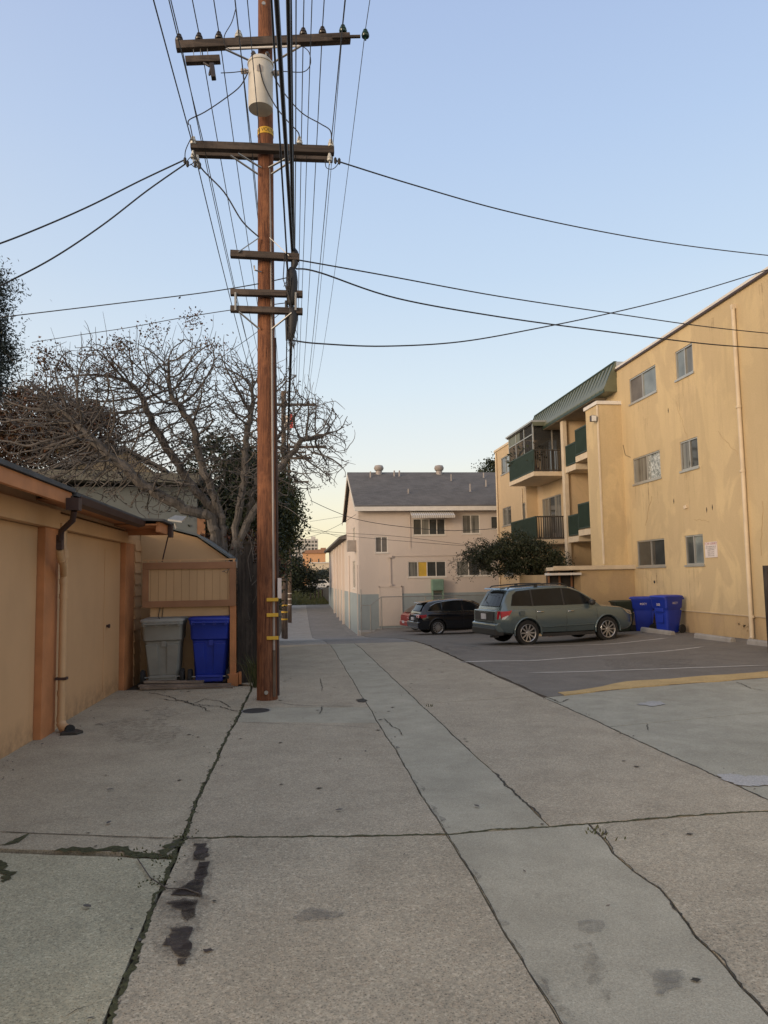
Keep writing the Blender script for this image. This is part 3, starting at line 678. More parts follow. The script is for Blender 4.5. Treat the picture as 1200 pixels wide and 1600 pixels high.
# ---- wheeled bin
def make_bin(bm_,lm,label,group=None):
    r=thing('wheelie_bin',label,'bin',(0,0,0),group)
    def ring(w,y0,y1,z,rr=.06,n=4):
        P=[]
        for cx,cy,a0 in ((w/2-rr,y0+rr,-90),(w/2-rr,y1-rr,0),(-w/2+rr,y1-rr,90),(-w/2+rr,y0+rr,180)):
            for i in range(n+1):
                a=math.radians(a0+90*i/n);P.append((cx+rr*math.cos(a),cy+rr*math.sin(a),z))
        return P
    b=MB();R_=[ring(.42,-.20,.24,.03),ring(.44,-.22,.25,.10),ring(.50,-.27,.28,.62),ring(.515,-.275,.29,.68),ring(.555,-.315,.32,.71),ring(.575,-.335,.34,.93),ring(.60,-.35,.36,.95),ring(.60,-.35,.36,.99)]
    n=len(R_[0]);
    for rr in R_: b.v+=rr
    for i in range(len(R_)-1):
        for q in range(n): b.f.append((i*n+q,i*n+(q+1)%n,(i+1)*n+(q+1)%n,(i+1)*n+q))
    b.f.append(tuple(range(n))[::-1]);b.f.append(tuple(range((len(R_)-1)*n,len(R_)*n)))
    b.build('body',bm_,r,smooth=40)
    b=MB()                                   # raised panels each side of the axle recess, and rib
    for s in (-1,1):
        b.add([(s*.05,-.232,.16),(s*.19,-.232,.16),(s*.235,-.315,.64),(s*.07,-.315,.64),(s*.05,-.19,.16),(s*.19,-.19,.16),(s*.235,-.24,.64),(s*.07,-.24,.64)],[(0,1,2,3),(4,7,6,5),(0,4,5,1),(1,5,6,2),(2,6,7,3),(3,7,4,0)])
    b.box(-.015,.055,-.30,-.24,.60,.69);b.build('back_rib',bm_,r,bev=.008)
    b=MB()                                   # lid, slightly domed, with overhang
    R2=[ring(.62,-.345,.40,.99,.07),ring(.635,-.35,.415,1.0,.07),ring(.635,-.35,.415,1.02,.07),ring(.60,-.33,.39,1.045,.08),ring(.44,-.24,.28,1.062,.1)]
    for rr in R2: b.v+=rr
    for i in range(len(R2)-1):
        for q in range(n): b.f.append((i*n+q,i*n+(q+1)%n,(i+1)*n+(q+1)%n,(i+1)*n+q))
    b.f.append(tuple(range(n))[::-1]);b.f.append(tuple(range((len(R2)-1)*n,len(R2)*n)));b.build('lid',lm,r,smooth=50)
    b=MB();b.tube([(-.24,-.345,.94),(-.24,-.41,.965),(.24,-.41,.965),(.24,-.345,.94)],.014,8)
    for x in (-.24,-.08,.08,.24): b.box(x-.02,x+.02,-.40,-.335,.93,.985)
    b.build('handle',bm_,r,smooth=40)
    for s in (-1,1):
        b=MB();b.lathe((s*.255 if s>0 else s*.305,-.25,.125),[(.08,0),(.12,0),(.125,.012),(.125,.038),(.12,.05),(.08,.05)],'x',20);w=b.build('wheel',M['rubber'],r,smooth=35)
        b=MB();b.lathe((s*.26 if s>0 else s*.30,-.25,.125),[(.075,0),(.078,.02),(.078,.04),(.03,.042)],'x',14);b.build('hub',bm_,w,smooth=35)
    b=MB();b.tube([(-.26,-.25,.125),(.26,-.25,.125)],.012,8);b.build('axle',M['galv'],r)
    b=MB();b.box(-.2,.2,-.27,-.2,.05,.15);b.box(-.17,.17,-.285,-.27,.11,.135);b.build('foot_bar',bm_,r,bev=.01)
    b=MB();b.box(-.15,.15,.28,.325,.60,.70);b.box(-.11,.11,.29,.30,.30,.52);b.build('front_grip',bm_,r,bev=.01)
    return r
gb=make_bin(M['bin_grey'],M['bin_lid'],'grey wheeled bin with a pale lid under the tan bin shelter');gb.location=(-2.185,12.95,-.10);gb.rotation_euler=(.0,-.015,.03);gb.scale=(1.13,1,1.04)
bb=make_bin(M['bin_blue'],M['bin_blue'],'bright blue wheeled bin beside the grey bin against the orange post');bb.location=(-1.42,12.95,-.12);bb.rotation_euler=(0,.01,-.03);bb.scale=(1.12,1,1.07)
def text_mb(string,size,xf,name,mat,parent,extr=0.0):
    cu=bpy.data.curves.new('txt','FONT');cu.body=string;cu.size=size;cu.align_x='CENTER';cu.align_y='CENTER'
    ob=bpy.data.objects.new('txt',cu);col.objects.link(ob);bpy.context.view_layer.update()
    me=bpy.data.meshes.new_from_object(ob.evaluated_get(bpy.context.evaluated_depsgraph_get()))
    bpy.data.objects.remove(ob)
    off=offs(parent)
    bm=bmesh.new();bm.from_mesh(me)
    for _ in range(2 if extr else 0): bmesh.ops.subdivide_edges(bm,edges=[e for e in bm.edges if e.calc_length()>size*.3],cuts=1)
    bm.to_mesh(me);bm.free()
    for v in me.vertices: v.co=Vector(xf(v.co.x,v.co.y))-off
    me.materials.clear();me.materials.append(mat)
    o=bpy.data.objects.new(name,me);col.objects.link(o);o.parent=parent;return o
right=[]
for i,(px_,py_,rz,lb) in enumerate([(1000,985,PI/2-.45,'blue wheeled bin nearer the car, partly behind its twin by the yellow wall'),(1041,990,PI/2+.35,'blue wheeled bin with a small white number, nearest the yellow wall')]):
    r=make_bin(M['bin_blue'],M['bin_blue'],lb,'blue bins by the yellow wall');p=gnd(px_,py_)
    r.location=(p.x+(.15 if i else -.08),p.y+(.15 if i else -.5),zg(p.x,p.y));r.rotation_euler=(0,0,rz+PI*0);r.scale=(1.08,1.08,1.10);right.append(r)
    r['_pend']=1
for r in right:
    del r['_pend']
for i,r in enumerate(right):
    sv=(r.location.copy(),);r.location=(0,0,0)
    for s in (-1,1):
        text_mb('RECY',.085,lambda x,y,s=s:(s*(.293+y*.08),s*x*1.0+.0,.84+y),'lettering',M['sign'],r)
    if i: text_mb('505',.09,lambda x,y:(-x,.318+.09*(y),.80+y) if 0 else (-x+.0,.345,.80+y),'number_marking',M['sign'],r)
    r.location=sv[0]
dk=make_bin(M['bin_dark'],M['bin_dark'],'dark green wheeled bin in front of the car bonnet behind the blue bins');dk.location=(11.0,23.95,-.36);dk.rotation_euler=(0,0,1.5);dk.scale=(.98,.95,1.0)
# leaning pole2 etc come later
# ================================================================ LEFT WOOD FENCE
fe=thing('wood_fence','dark weathered board fence running back from the bin shelter','fence',(-.8,15,-.2))
rnd=random.Random(3)
for i in range(5):
    b=MB();x=-.94+i*.062*1.0;y=12.75+i*.02
    w=.064;h=2.02+rnd.uniform(-.03,.05) if i<3 else 1.85+rnd.uniform(-.1,.1)
    b.prism([(x-w/2,-.35),(x+w/2,-.35),(x+w/2,h),(x,h+.02),(x-w/2,h-.01)],(y,y+.022));b.build('board',M['fence'],fe)
for i in range(44):
    y=12.95+i*.16;x=-.66-.005*i;h=2.0+rnd.uniform(-.08,.08)
    b=MB();b.prism([(y-.072,-.6),(y+.072,-.6),(y+.072,h),(y-.072,h+.03)],(x,x+.022),'x');b.build('board',M['fence'],fe)
for z in (.4,1.6):
    b=MB();b.beam((-.70,12.95,z),(-.92,20,z),.05,.09);b.build('rail',M['fence'],fe)
b=MB();b.box(-.86,-.72,12.8,12.94,-.3,2.22);b.box(-.88,-.70,12.78,12.96,2.22,2.26);b.build('post',M['fence'],fe)
# ================================================================ UTILITY POLES
PY=10.85;PX=-.405
def sagline(a,b,sag,n=18):
    a=Vector(a);b=Vector(b);P=[]
    for i in range(n+1):
        t=i/n;p=a.lerp(b,t);p.z-=sag*4*t*(1-t);P.append(p)
    return P
def wire(name,pts,r,label,cat='power line',group=None,mat=None,n=5):
    b=MB();b.tube(pts,r,n);o=b.build(name,mat or M['wire'],None,smooth=True,recalc=False)
    return tag(o,label,cat,group)
def insulator(p,mat,parent,s=1.0,name='insulator'):
    b=MB();b.lathe(p,[(.012*s,-.02),(.012*s,.03),(.05*s,.035),(.055*s,.06),(.035*s,.07),(.048*s,.085),(.042*s,.11),(.022*s,.115),(.032*s,.13),(.028*s,.15),(.005,.16)],n=14)
    return b.build(name,mat,parent,smooth=40)
up=thing('utility_pole','tall reddish wooden utility pole carrying a transformer and five cross arms','utility pole',(PX,PY,-.1))
b=MB();zs=[-.3,0,1.5,3,5,7,9,11,13.5];b.tube([(PX-.0*z,PY,z) for z in zs],[.152,.149,.143,.137,.129,.121,.114,.107,.10],28);b.build('pole',M['pole'],up,smooth=60)
def arm(pa,pb,th,h,Y=PY-.2,name='cross_arm'):
    a=aY(*pa,Y);c=aY(*pb,Y);b=MB();b.beam(a,c,th,h)
    return b.build(name,M['arm'],up,bev=.008),a,c
a1,A,B=arm((275,73),(547,60),.115,.125)
a2,A2,B2=arm((298,228),(522,236),.11,.115)
a2b,A3,B3=arm((303,240),(520,248),.10,.095,PY+.18)
a3,_,_=arm((360,397),(468,403),.10,.10)
a4,_,_=arm((360,457),(473,460),.09,.09);a5,_,_=arm((360,483),(473,487),.09,.09)
b=MB()
for p in (368,462): b.tube([aY(p,457,PY-.26),aY(p,485,PY-.26)],.018,6)
b.build('spacer_bar',M['galv'],a5)
def brace(pa,pb,Y=PY-.27,w=.035):
    b=MB();b.beam(aY(*pa,Y),aY(*pb,PY-.14),w,.012);b.build('brace',M['galv'] if Y>PY-.3 else M['galv'],up)
brace((352,77),(408,103));brace((470,72),(418,103))
brace((360,243),(403,272));brace((458,250),(424,272));brace((372,240),(408,262));brace((446,248),(420,262))
brace((372,394),(404,372));brace((452,400),(422,372));brace((373,487),(405,514));brace((456,489),(425,514))
b=MB();b.beam(aY(354,76,PY-.27),aY(468,72,PY-.27),.02,.025);b.build('flat_bar',M['white'],up)
b=MB();b.beam(aY(519,58,PY-.28),aY(563,57,PY-.28),.035,.035);b.build('arm_extension',M['arm'],up)
# insulators on the top arm and the wires that run through them
tops=[(280,62,'insul'),(311,60,'insul'),(342,58,'insul'),(373,56,'insul_w'),(474,52,'insul'),(504,50,'insul'),(536,50,'insul_g'),(571,57,'insul_g')]
ends2=[-.85,-.60,-.40,-.15,.25,.55,.95,1.2]
nm=['on the left tip of the top arm','just inside the left tip of the top arm','left of the white insulator','through the white insulator','on the dark insulator nearest the thick cables','on the dark insulator right of the thick cables','through the green insulator on the arm','on the green insulator at the arm stub']
tp=[]
for (x,y,m),ex,lb in zip(tops,ends2,nm):
    p=aY(x,y+(7 if x<530 else 4),PY-.2);insulator(p,M[m],up,1.15)
    q=p+Vector((0,0,.14))
    back=Vector((q.x+ (0.12 if x>400 else 0),-32,q.z+.2))
    wire('power_line',sagline(back,q,1.0,24)+sagline(q,(q.x*.55+ex*.35-.12,42,11.55),1.1,20)[1:],.0085 if x not in(571,536) else .006,'thin overhead wire running along the alley, '+lb,group='wires along the alley',mat=M['wire_thin'])
# lower-arm conductors along the alley
for i,(x,y,r) in enumerate([(300,222,.009),(318,224,.007),(462,226,.008),(517,228,.007),(393,226,.007),(407,226,.006),(480,226,.006)]):
    q=aY(x,y,PY-.2)
    wire('power_line',sagline((q.x,-30,q.z+.1),q,.9,24)+sagline(q,(q.x*.5-.1,42,9.0),.9,20)[1:],r,'thin overhead wire resting on the second arm, '+['at its left tip','just right of its left tip','at the clear insulator','at its right tip','left of the pole','just left of the pole','right of the clear insulator'][i],group='wires on the second arm',mat=M['wire_thin'])
for x,y in ((302,222),(468,222),(517,226)): insulator(aY(x,y+4,PY-.24)-Vector((0,0,.03)),M['insul_w'],up,.9)
for x,y in ((302,243),(308,250),(515,247)): insulator(aY(x,y,PY-.3)-Vector((0,0,.08)),M['insul_w'],up,.75)
# transformer
tc=aY(407,128,PY-.42);tr=sub('transformer',(0,0,0),up)
bpy.data.objects.remove(tr)
b=MB();zt=aY(388,93,PY-.42).z;zb_=aY(407,163,PY-.5).z
cx,cy=tc.x,PY-.36
b.lathe((cx,cy,0),[(.10,zb_+.0),(.178,zb_+.012),(.182,zb_+.03),(.182,zt-.05),(.195,zt-.045),(.195,zt-.02),(.15,zt+.04),(.05,zt+.06)],n=32)
tr=b.build('transformer',M['trans'],up,smooth=35,loc=None)
b=MB()
for s in (-1,1): b.lathe((cx+s*.18 if s>0 else cx-.29,cy-.02,zt-.16),[(.03,0),(.045,.02),(.03,.04),(.045,.06),(.03,.08),(.04,.10)],'x',12)
b.build('bushing',M['conduit'],tr,smooth=40)
b=MB()
for s in (-1,1): b.lathe((cx+s*.10,cy-.08,zt+.0),[(.03,0),(.045,.03),(.03,.05),(.04,.08),(.02,.12)],'z',12)
b.build('top_bushing',M['insul'],tr,smooth=40)
b=MB();b.box(cx-.045,cx+.035,cy-.188,cy-.184,zt-.26,zt-.17);b.build('rating_plate',M['conduit'],tr)
b=MB();b.box(cx-.06,cx+.06,cy+.15,PY-.1,zt-.2,zt-.14);b.box(cx-.06,cx+.06,cy+.15,PY-.1,zb_+.1,zb_+.16);b.build('hanger',M['galv'],tr)
# fuse arm on the left with cut-out
b=MB();b.beam(aY(290,95,PY-.35),aY(344,93,PY-.35),.09,.10);b.build('fuse_arm',M['arm'],up,bev=.006)
b=MB();b.tube([aY(318,98,PY-.42),aY(328,104,PY-.45)],.02,6);b.beam(aY(331,101,PY-.48),aY(334,123,PY-.48),.07,.10);b.tube([aY(330,104,PY-.5),aY(327,118,PY-.5)],.018,8);b.build('fuse_cutout',M['insul'],up,bev=.012)
b=MB()
for x in (302,313,324): b.tube([aY(x,76,PY-.22),aY(x+1,90,PY-.3)],.006,5)
b.build('arm_hanger',M['galv'],up)
# jumper leads
def lead(pts,Y,r=.009):
    b=MB();P=[aY(x,y,Y) for x,y in pts];Q=[]
    for i in range(len(P)-1):          # catmull
        p0=P[max(i-1,0)];p1=P[i];p2=P[i+1];p3=P[min(i+2,len(P)-1)]
        for k_ in range(6):
            t=k_/6;Q.append(.5*((2*p1)+(p2-p0)*t+(2*p0-5*p1+4*p2-p3)*t*t+(3*p1-p0-3*p2+p3)*t*t*t))
    Q.append(P[-1]);b.tube(Q,r,6);b.build('jumper_lead',M['wire'],up,smooth=True)
lead([(388,112),(375,135),(350,155),(320,175),(296,187),(295,195)],PY-.45)
lead([(345,114),(365,113),(388,110)],PY-.5,.007)
lead([(405,100),(412,130),(430,165),(450,190),(466,207),(467,218)],PY-.55)
lead([(425,112),(440,140),(470,175),(500,193),(516,204),(518,222)],PY-.45)
lead([(428,110),(450,112),(475,112),(485,100),(483,82),(474,73)],PY-.4,.007)
lead([(368,15),(362,35),(351,55),(351,70),(360,78)],PY-.35,.007)
lead([(297,195),(300,210),(302,222)],PY-.4,.008)
lead([(299,215),(290,235),(290,250),(296,258),(305,250),(300,240)],PY-.4,.007)
lead([(303,235),(314,262),(350,300),(378,345),(404,370)],PY-.35,.011)
lead([(292,252),(300,245),(312,255),(306,262),(298,256)],PY-.42,.006)
lead([(508,250),(510,262),(520,264),(528,256),(526,250)],PY-.4,.006)
b=MB()
for x,y in ((289,251),(293,256),(305,256),(312,259),(524,251),(530,252)):
    b=MB();b.lathe(aY(x,y,PY-.42),[(.01,-.05),(.022,-.03),(.022,.03),(.01,.05)],n=8);b.build('splice_connector',M['wire'],up,smooth=40)
# conduit down the pole and strips, yellow tags
b=MB();cxp=PX+.105;cyp=PY-.115
b.tube([(cxp-.005,cyp+.00,.55),(cxp-.02,cyp+.02,5.3),(cxp-.045,cyp+.03,7.8)],.017,10);b.build('conduit',M['conduit'],up,smooth=40)
b=MB();b.box(cxp-.022,cxp+.018,cyp-.022,cyp+.01,-.05,.6);b.build('conduit_guard',M['pole_grey'],up)
b=MB();b.tube([(PX+.155,PY-.03,-.05),(PX+.145,PY-.02,3),(PX+.13,PY,5.2)],.02,10);b.build('riser_cable',M['gutter'],up,smooth=40)
for py_ in (937,961,997):
    z=aY(425,py_,PY-.17).z
    b=MB();b.box(PX+.0,PX+.165,cyp-.048,cyp-.020,z-.025,z+.025)
    b.build('yellow_tag',M['yel_tag'],up,bev=.004)
b=MB();b.box(PX+.155,PX+.21,PY-.12,PY-.06,1.33,1.62);b.build('white_tag',M['sign'],up)
z=aY(413,200,PY-.15).z
b=MB();b.tube([(PX,PY,z-.05),(PX,PY,z+.05)],.123,32,caps=False);b.build('warning_band',M['yel_tag'],up,smooth=True,recalc=False)
text_mb('HIGH VOLTAGE',.075,lambda x,y:(PX+.1245*math.sin(x/.1245),PY-.1245*math.cos(x/.1245),z+y),'lettering',M['black'],up,extr=1)
b=MB()
for x,y in ((412,6),(411,64),(413,233),(408,400),(416,1082)):
    p=aY(x,y,PY-.16);b.lathe((p.x,p.y-.0,p.z),[(.028,-.02),(.028,.0),(.012,.0)],'y',10)
b.build('bolt',M['galv'],up)
rnd=random.Random(5)
b=MB();b.tube([aY(397,415,PY-.2),aY(398,422,PY-.2),aY(408,425,PY-.13)],.012,6);b.build('hook',M['galv'],up)
# thick communication cables
def thick(pts,r,label): return wire('communication_cable',pts,r,label,'cable','thick cables along the alley')
P0=aY(432,0,5.7);P1=aY(457,395,PY-.15)
thick([P0+(P0-P1)*3+Vector((0,0,-.2)),P0+(P0-P1)*1.5,P0+(P0-P1)*.5,P0]+sagline(P0,P1,-.02,8)[1:]+[aY(457,470,PY),aY(455,530,PY+.1)]+sagline(aY(455,530,PY+.1),(-.55,42,7.5),.8,12)[1:],.024,'thick black cable, heavier of the pair hanging beside the pole')
P0=aY(450,0,6.2);P1=aY(458,390,PY-.2)
thick([P0+(P0-P1)*3,P0+(P0-P1)*1.5,P0]+sagline(P0,P1,-.02,8)[1:]+[aY(459,470,PY)],.021,'thick black cable, right one of the pair beside the pole')
P0=aY(424,0,6.4);P1=aY(450,430,PY-.1)
thick([P0+(P0-P1)*3,P0+(P0-P1)*1.2,P0]+sagline(P0,P1,.0,6)[1:]+sagline(P1,(-.60,42,7.9),.5,12)[1:],.012,'thinner black cable crossing in front of the pole top')
P0=aY(455,0,7.0);P1=aY(460,392,PY-.1)
thick([P0+(P0-P1)*2,P0]+sagline(P0,P1,0,6)[1:]+sagline(P1,(-.5,42,8.2),.5,12)[1:],.009,'slim black cable close right of the thick pair')
# splice cases
sc=thing('cable_splice_case','black bulging splice case clamped on the thick cables beside the pole','splice case',tuple(aY(457,430,PY-.15)))
def lump(pts,rs,nm_='case'):
    b=MB();b.tube([aY(x,y,PY-.2) for x,y in pts],rs,12);b.build(nm_,M['wire'],sc,smooth=50)
lump([(455,418),(456,424),(457,440),(456,460),(455,474),(455,478)],[.03,.07,.08,.08,.065,.03])
lump([(455,478),(456,484),(458,495),(456,515),(454,527),(453,533)],[.03,.065,.075,.06,.05,.02])
lump([(459,388),(461,394),(460,404),(461,412),(458,420)],[.025,.05,.045,.05,.03],'clamp')
lump([(447,470),(448,500),(448,532)],[.02,.024,.015],'cable_tail')
rnd=random.Random(8)
b=MB()
for i in range(9):
    x=rnd.uniform(448,462);y=rnd.uniform(500,530)
    b.tube([aY(x,y,PY-.25),aY(x+rnd.uniform(2,9),y+rnd.uniform(4,18),PY-.25),aY(x+rnd.uniform(-1,8),y+rnd.uniform(14,36),PY-.25),aY(x-2,y+rnd.uniform(-2,20),PY-.22)],.004,4)
for i in range(5):
    x=rnd.uniform(440,460);b.tube([aY(x,395+rnd.uniform(0,80),PY-.25),aY(x+rnd.uniform(-8,8),420+rnd.uniform(0,60),PY-.3),aY(455,470+rnd.uniform(-10,30),PY-.25)],.007,4)
b.build('loose_wire',M['wire'],sc,smooth=True)
# drop wires
def drop(pts,Ya,Yb,r,label,sag=None):
    n=len(pts);P=[]
    for i,(x,y) in enumerate(pts): P.append(aY(x,y,Ya+(Yb-Ya)*i/(n-1)))
    Q=[]
    for i in range(len(P)-1):
        p0=P[max(i-1,0)];p1=P[i];p2=P[i+1];p3=P[min(i+2,len(P)-1)]
        for k_ in range(8):
            t=k_/8;Q.append(.5*((2*p1)+(p2-p0)*t+(2*p0-5*p1+4*p2-p3)*t*t+(3*p1-p0-3*p2+p3)*t*t*t))
    Q.append(P[-1]);return wire('service_drop',Q,r*.8,label,'service wire','service wires to the houses')
drop([(525,251),(640,287),(780,327),(920,358),(1060,382),(1210,400),(1350,412)],PY-.3,17,.015,'twisted black drop wire from the second arm across the sky to the right')
drop([(465,406),(600,430),(780,463),(960,490),(1100,510),(1215,522),(1350,533)],PY-.2,17,.014,'upper of the two black drop wires crossing over the yellow wall from the splice')
drop([(463,420),(500,426),(620,466),(780,495),(940,517),(1100,537),(1215,546),(1350,560)],PY-.2,16,.017,'lower thicker black drop wire crossing over the yellow wall')
drop([(458,532),(500,537),(600,541),(720,534),(840,513),(960,488),(1080,458),(1210,418),(1350,370)],PY-.1,16.5,.016,'black drop wire sagging low then rising to the yellow building roof')
drop([(288,250),(220,282),(140,322),(60,357),(-10,384),(-120,420)],PY-.3,9,.014,'upper of two drop wires falling left from the second arm')
drop([(290,256),(230,298),(160,352),(80,405),(-10,452),(-100,500)],PY-.3,9,.014,'lower of two drop wires falling left from the second arm')
drop([(448,434),(400,444),(320,457),(200,472),(100,484),(-10,497),(-100,508)],PY-.1,11,.010,'long thin wire sloping left above the bare tree crown')
drop([(456,472),(350,486),(270,499),(200,512),(120,524),(50,535)],PY+.1,17,.009,'thin wire sloping left through the top of the bare tree')
drop([(455,475),(400,520),(330,570),(260,625)],PY+.1,17,.007,'thin wire descending into the bare tree behind the pole')
# ------- more distant poles
def far_pole(x,y,base,top,r,arms,label,ins=True):
    t=thing('utility_pole',label,'utility pole',(x,y,base))
    b=MB();b.tube([(x,y,base-.3),(x,y,(base+top)/2),(x,y,top)],[r,r*.85,r*.7],16);b.build('pole',M['pole_grey'],t,smooth=60)
    for (x0,x1,z) in arms:
        b=MB();b.beam((x0,y-.2,z),(x1,y-.2,z+.03),.12,.14);a=b.build('cross_arm',M['arm'],t)
        if ins:
            for q in range(5):
                b=MB();b.lathe((x0+(x1-x0)*(q+.3)/5,y-.2,z+.07),[(.02,0),(.06,.05),(.05,.15),(.02,.2)],n=8);b.build('insulator',M['insul'],a)
        b=MB();b.beam((x0*.5+x*.5,y-.3,z),(x,y-.2,z-.6),.03,.03);b.beam((x1*.5+x*.5,y-.3,z),(x,y-.2,z-.6),.03,.03);b.build('brace',M['galv'],t)
    return t
p2=far_pole(-.60,42,zg(-.6,42),12.4,.18,[(-1.9,1.3,11.55),(-1.5,1.85,9.1),(-1.5,1.0,8.45)],'grey wooden utility pole second along the alley with three bands at its foot')
b=MB()
for zz in (.15,.55,.92):
    b.tube([(-.6,42,zg(-.6,42)+.95+zz-.04),(-.6,42,zg(-.6,42)+.95+zz+.04)],.186,16)
b.build('yellow_band',M['yel_tag'],p2)
p3=far_pole(-.45,61.8,zg(-.45,61.8),13.0,.16,[(-1.6,1.0,12.2),(-1.3,.7,8.0),(-1.3,1.2,9.7)],'dark utility pole farthest down the alley beside the ivy',False)
b=MB()
for zz in (1.5,1.95,2.4): b.tube([(-.45,61.8,zg(-.45,61.8)+zz-.03),(-.45,61.8,zg(-.45,61.8)+zz+.03)],.165,14)
b.build('yellow_band',M['white'],p3)
# poles' transformer can
b=MB();b.lathe((-.35,41.6,0),[(.1,10.05),(.22,10.07),(.22,10.8),(.1,10.9)],n=16);b.build('transformer',M['trans'],p2,smooth=40)
fg=tag(MB().prism([(41.6,10.1),(41.6,10.9),(41.64,10.85),(41.64,10.15)],(-.22,-.06),'x').build('flag',M['flag']),'small faded red panel hung by the second pole','flag')
fg.location.y=-.3
# wires crossing the far alley
def w2(pts,Ya,Yb,r,l):
    o=drop(pts,Ya,Yb,r,l);o['group']='wires across the far alley';return o
w2([(485,782),(520,798),(560,812),(620,822),(700,829),(775,826)],42,42,.022,'black wire swooping from the ivy to the pale pink house')
w2([(480,828),(540,833),(620,838),(720,850),(770,853)],42,43,.014,'thin wire drooping in front of the pink house wall')
w2([(476,829),(520,835),(600,843),(700,851),(765,855)],42,42.5,.014,'lower thin wire drooping in front of the pink house wall')
w2([(478,840),(500,834),(530,820),(556,804)],60,44.2,.016,'thin wire rising to the pink house gable')
w2([(484,815),(510,811),(535,807)],60,50,.014,'short thin wire across the yellow sky near the pink gable')
w2([(480,822),(500,828),(525,838),(538,840)],60,50,.014,'thin wire sinking to the low wing of the pink house')
# ================================================================ BUILDINGS
def holed(b,P,u0,u1,v0,v1,holes,dep):
    us=sorted(set([u0,u1]+[h[0] for h in holes]+[h[1] for h in holes]));vs=sorted(set([v0,v1]+[h[2] for h in holes]+[h[3] for h in holes]))
    for i in range(len(us)-1):
        for j in range(len(vs)-1):
            cu=(us[i]+us[i+1])/2;cv=(vs[j]+vs[j+1])/2
            if any(h[0]<cu<h[1] and h[2]<cv<h[3] for h in holes): continue
            b.add([P(us[i],vs[j],0),P(us[i+1],vs[j],0),P(us[i+1],vs[j+1],0),P(us[i],vs[j+1],0)],[(0,1,2,3)])
    for h in holes:
        a,c,d,e=h
        q=[(a,d),(c,d),(c,e),(a,e)]
        for i in range(4):
            (x0,y0),(x1,y1)=q[i],q[(i+1)%4]
            b.add([P(x0,y0,0),P(x1,y1,0),P(x1,y1,dep),P(x0,y0,dep)],[(0,1,2,3)])
def wbox(b,P,u0,u1,v0,v1,d0,d1):
    vs=[P(u,v,d) for d in (d0,d1) for u,v in ((u0,v0),(u1,v0),(u1,v1),(u0,v1))]
    b.add(vs,[(0,1,2,3),(7,6,5,4),(0,4,5,1),(1,5,6,2),(2,6,7,3),(3,7,4,0)])
def window(P,hole,parent,mats,frame=None,dep=.10,fw=.045,split=None,sill=True,label=None,sillm=None):
    """sliding window in a wall hole: frame, panes (one per mats entry), mullions, sill"""
    a,c,d,e=hole;frame=frame or M['alu'];n=len(mats)
    b=MB()
    wbox(b,P,a,c,e-fw,e,.02,dep-.01);wbox(b,P,a,c,d,d+fw,.02,dep-.01);wbox(b,P,a,a+fw,d+fw,e-fw,.02,dep-.01);wbox(b,P,c-fw,c,d+fw,e-fw,.02,dep-.01)
    xs_=[a+fw+(c-a-2*fw)*i/n for i in range(n+1)] if not split else [a+fw]+[a+(c-a)*s for s in split]+[c-fw]
    for x in xs_[1:-1]: wbox(b,P,x-fw/2,x+fw/2,d+fw,e-fw,.03,dep-.015)
    w=b.build('window',frame,parent)
    if label:w['label']=label
    for i in range(n):
        b=MB();wbox(b,P,xs_[i],xs_[i+1]-.001,d+fw*.5,e-fw*.5,dep-.035-(.012 if i%2 else 0),dep+.05);b.build('pane',M[mats[i]],w)
    if sill:
        b=MB();wbox(b,P,a-.05,c+.05,d-.06,d-.002,-.04,.05);b.build('sill',sillm or frame,w)
    return w
# ---------------- yellow apartment block
ab=thing('apartment_building','three storey yellow stucco apartment building with green mansard and balconies','apartment building',(18,27,-.3))
PXp=lambda X:(lambda u,v,d:(X+d,u,v))          # wall facing the alley, u=y v=z d inward(+x)
PYp=lambda Y:(lambda u,v,d:(u,Y+d,v))          # wall facing the camera, u=x v=z d inward(+y)
A=PXp(12.0)
WA=[(22.80,24.76),(20.50,21.52)];ZZ=[(1.83,2.73),(4.75,5.66),(7.65,8.55)]
holes=[(y0,y1,z0,z1) for (y0,y1) in WA for (z0,z1) in ZZ]
b=MB();holed(b,A,9.0,27.0,.42,9.16,holes,.1)
b.add([(12.9,9,9.16),(26,9,9.16),(26,26.9,9.16),(12.9,26.9,9.16)],[(0,1,2,3)])
b.add([(12,9,-.9),(26,9,-.9),(26,9,9.16),(12,9,9.16)],[(0,1,2,3)])
b.add([(12.1,9.1,-.9),(12.1,27,-.9),(12.1,27,.4),(12.1,9.1,.4)],[(0,1,2,3)])
b.add([(26,9,-.9),(26,43,-.9),(26,43,9.1),(26,9,9.1)],[(0,1,2,3)])
b.build('wall',M['stucco'],ab,recalc=False)
b=MB();b.box(12.02,12.4,9.0,25.2,-.9,.40);o=b.build('plinth_wall',M['stucco_low'],ab)
b=MB();b.prism([(11.985,.40),(12.3,.40),(12.3,.43),(11.97,.43)],(9.0,25.0));b.build('plinth_edge',M['stucco_trim'],ab)
b=MB();b.box(11.96,12.9,9.0,25.75,9.16,9.30);b.build('roof_edge',M['white'],ab)
b=MB();b.box(11.93,11.96,9.0,25.75,9.145,9.21);b.build('drip_edge',M['gutter'],ab)
b=MB();b.box(12.4,26,9.1,42.6,9.10,9.2);b.build('roof',M['tar'],ab)
def aw(h,m,split=None,label=None): return window(A,h,ab,m,split=split,label=label)
aw((22.80,24.76,7.65,8.55),['glass_b','screen'],[.52])
aw((20.50,21.52,7.65,8.55),['glass_c','glass_b'],label='window with a dark sagging sill')
aw((22.80,24.76,4.75,5.66),['glass_painted_tree','glass_c'],[.5],label='window with a bright tree reflection painted on its pane')
aw((20.50,21.52,4.75,5.66),['glass','glass_c'])
aw((22.80,24.76,1.83,2.73),['glass','glass'],[.5])
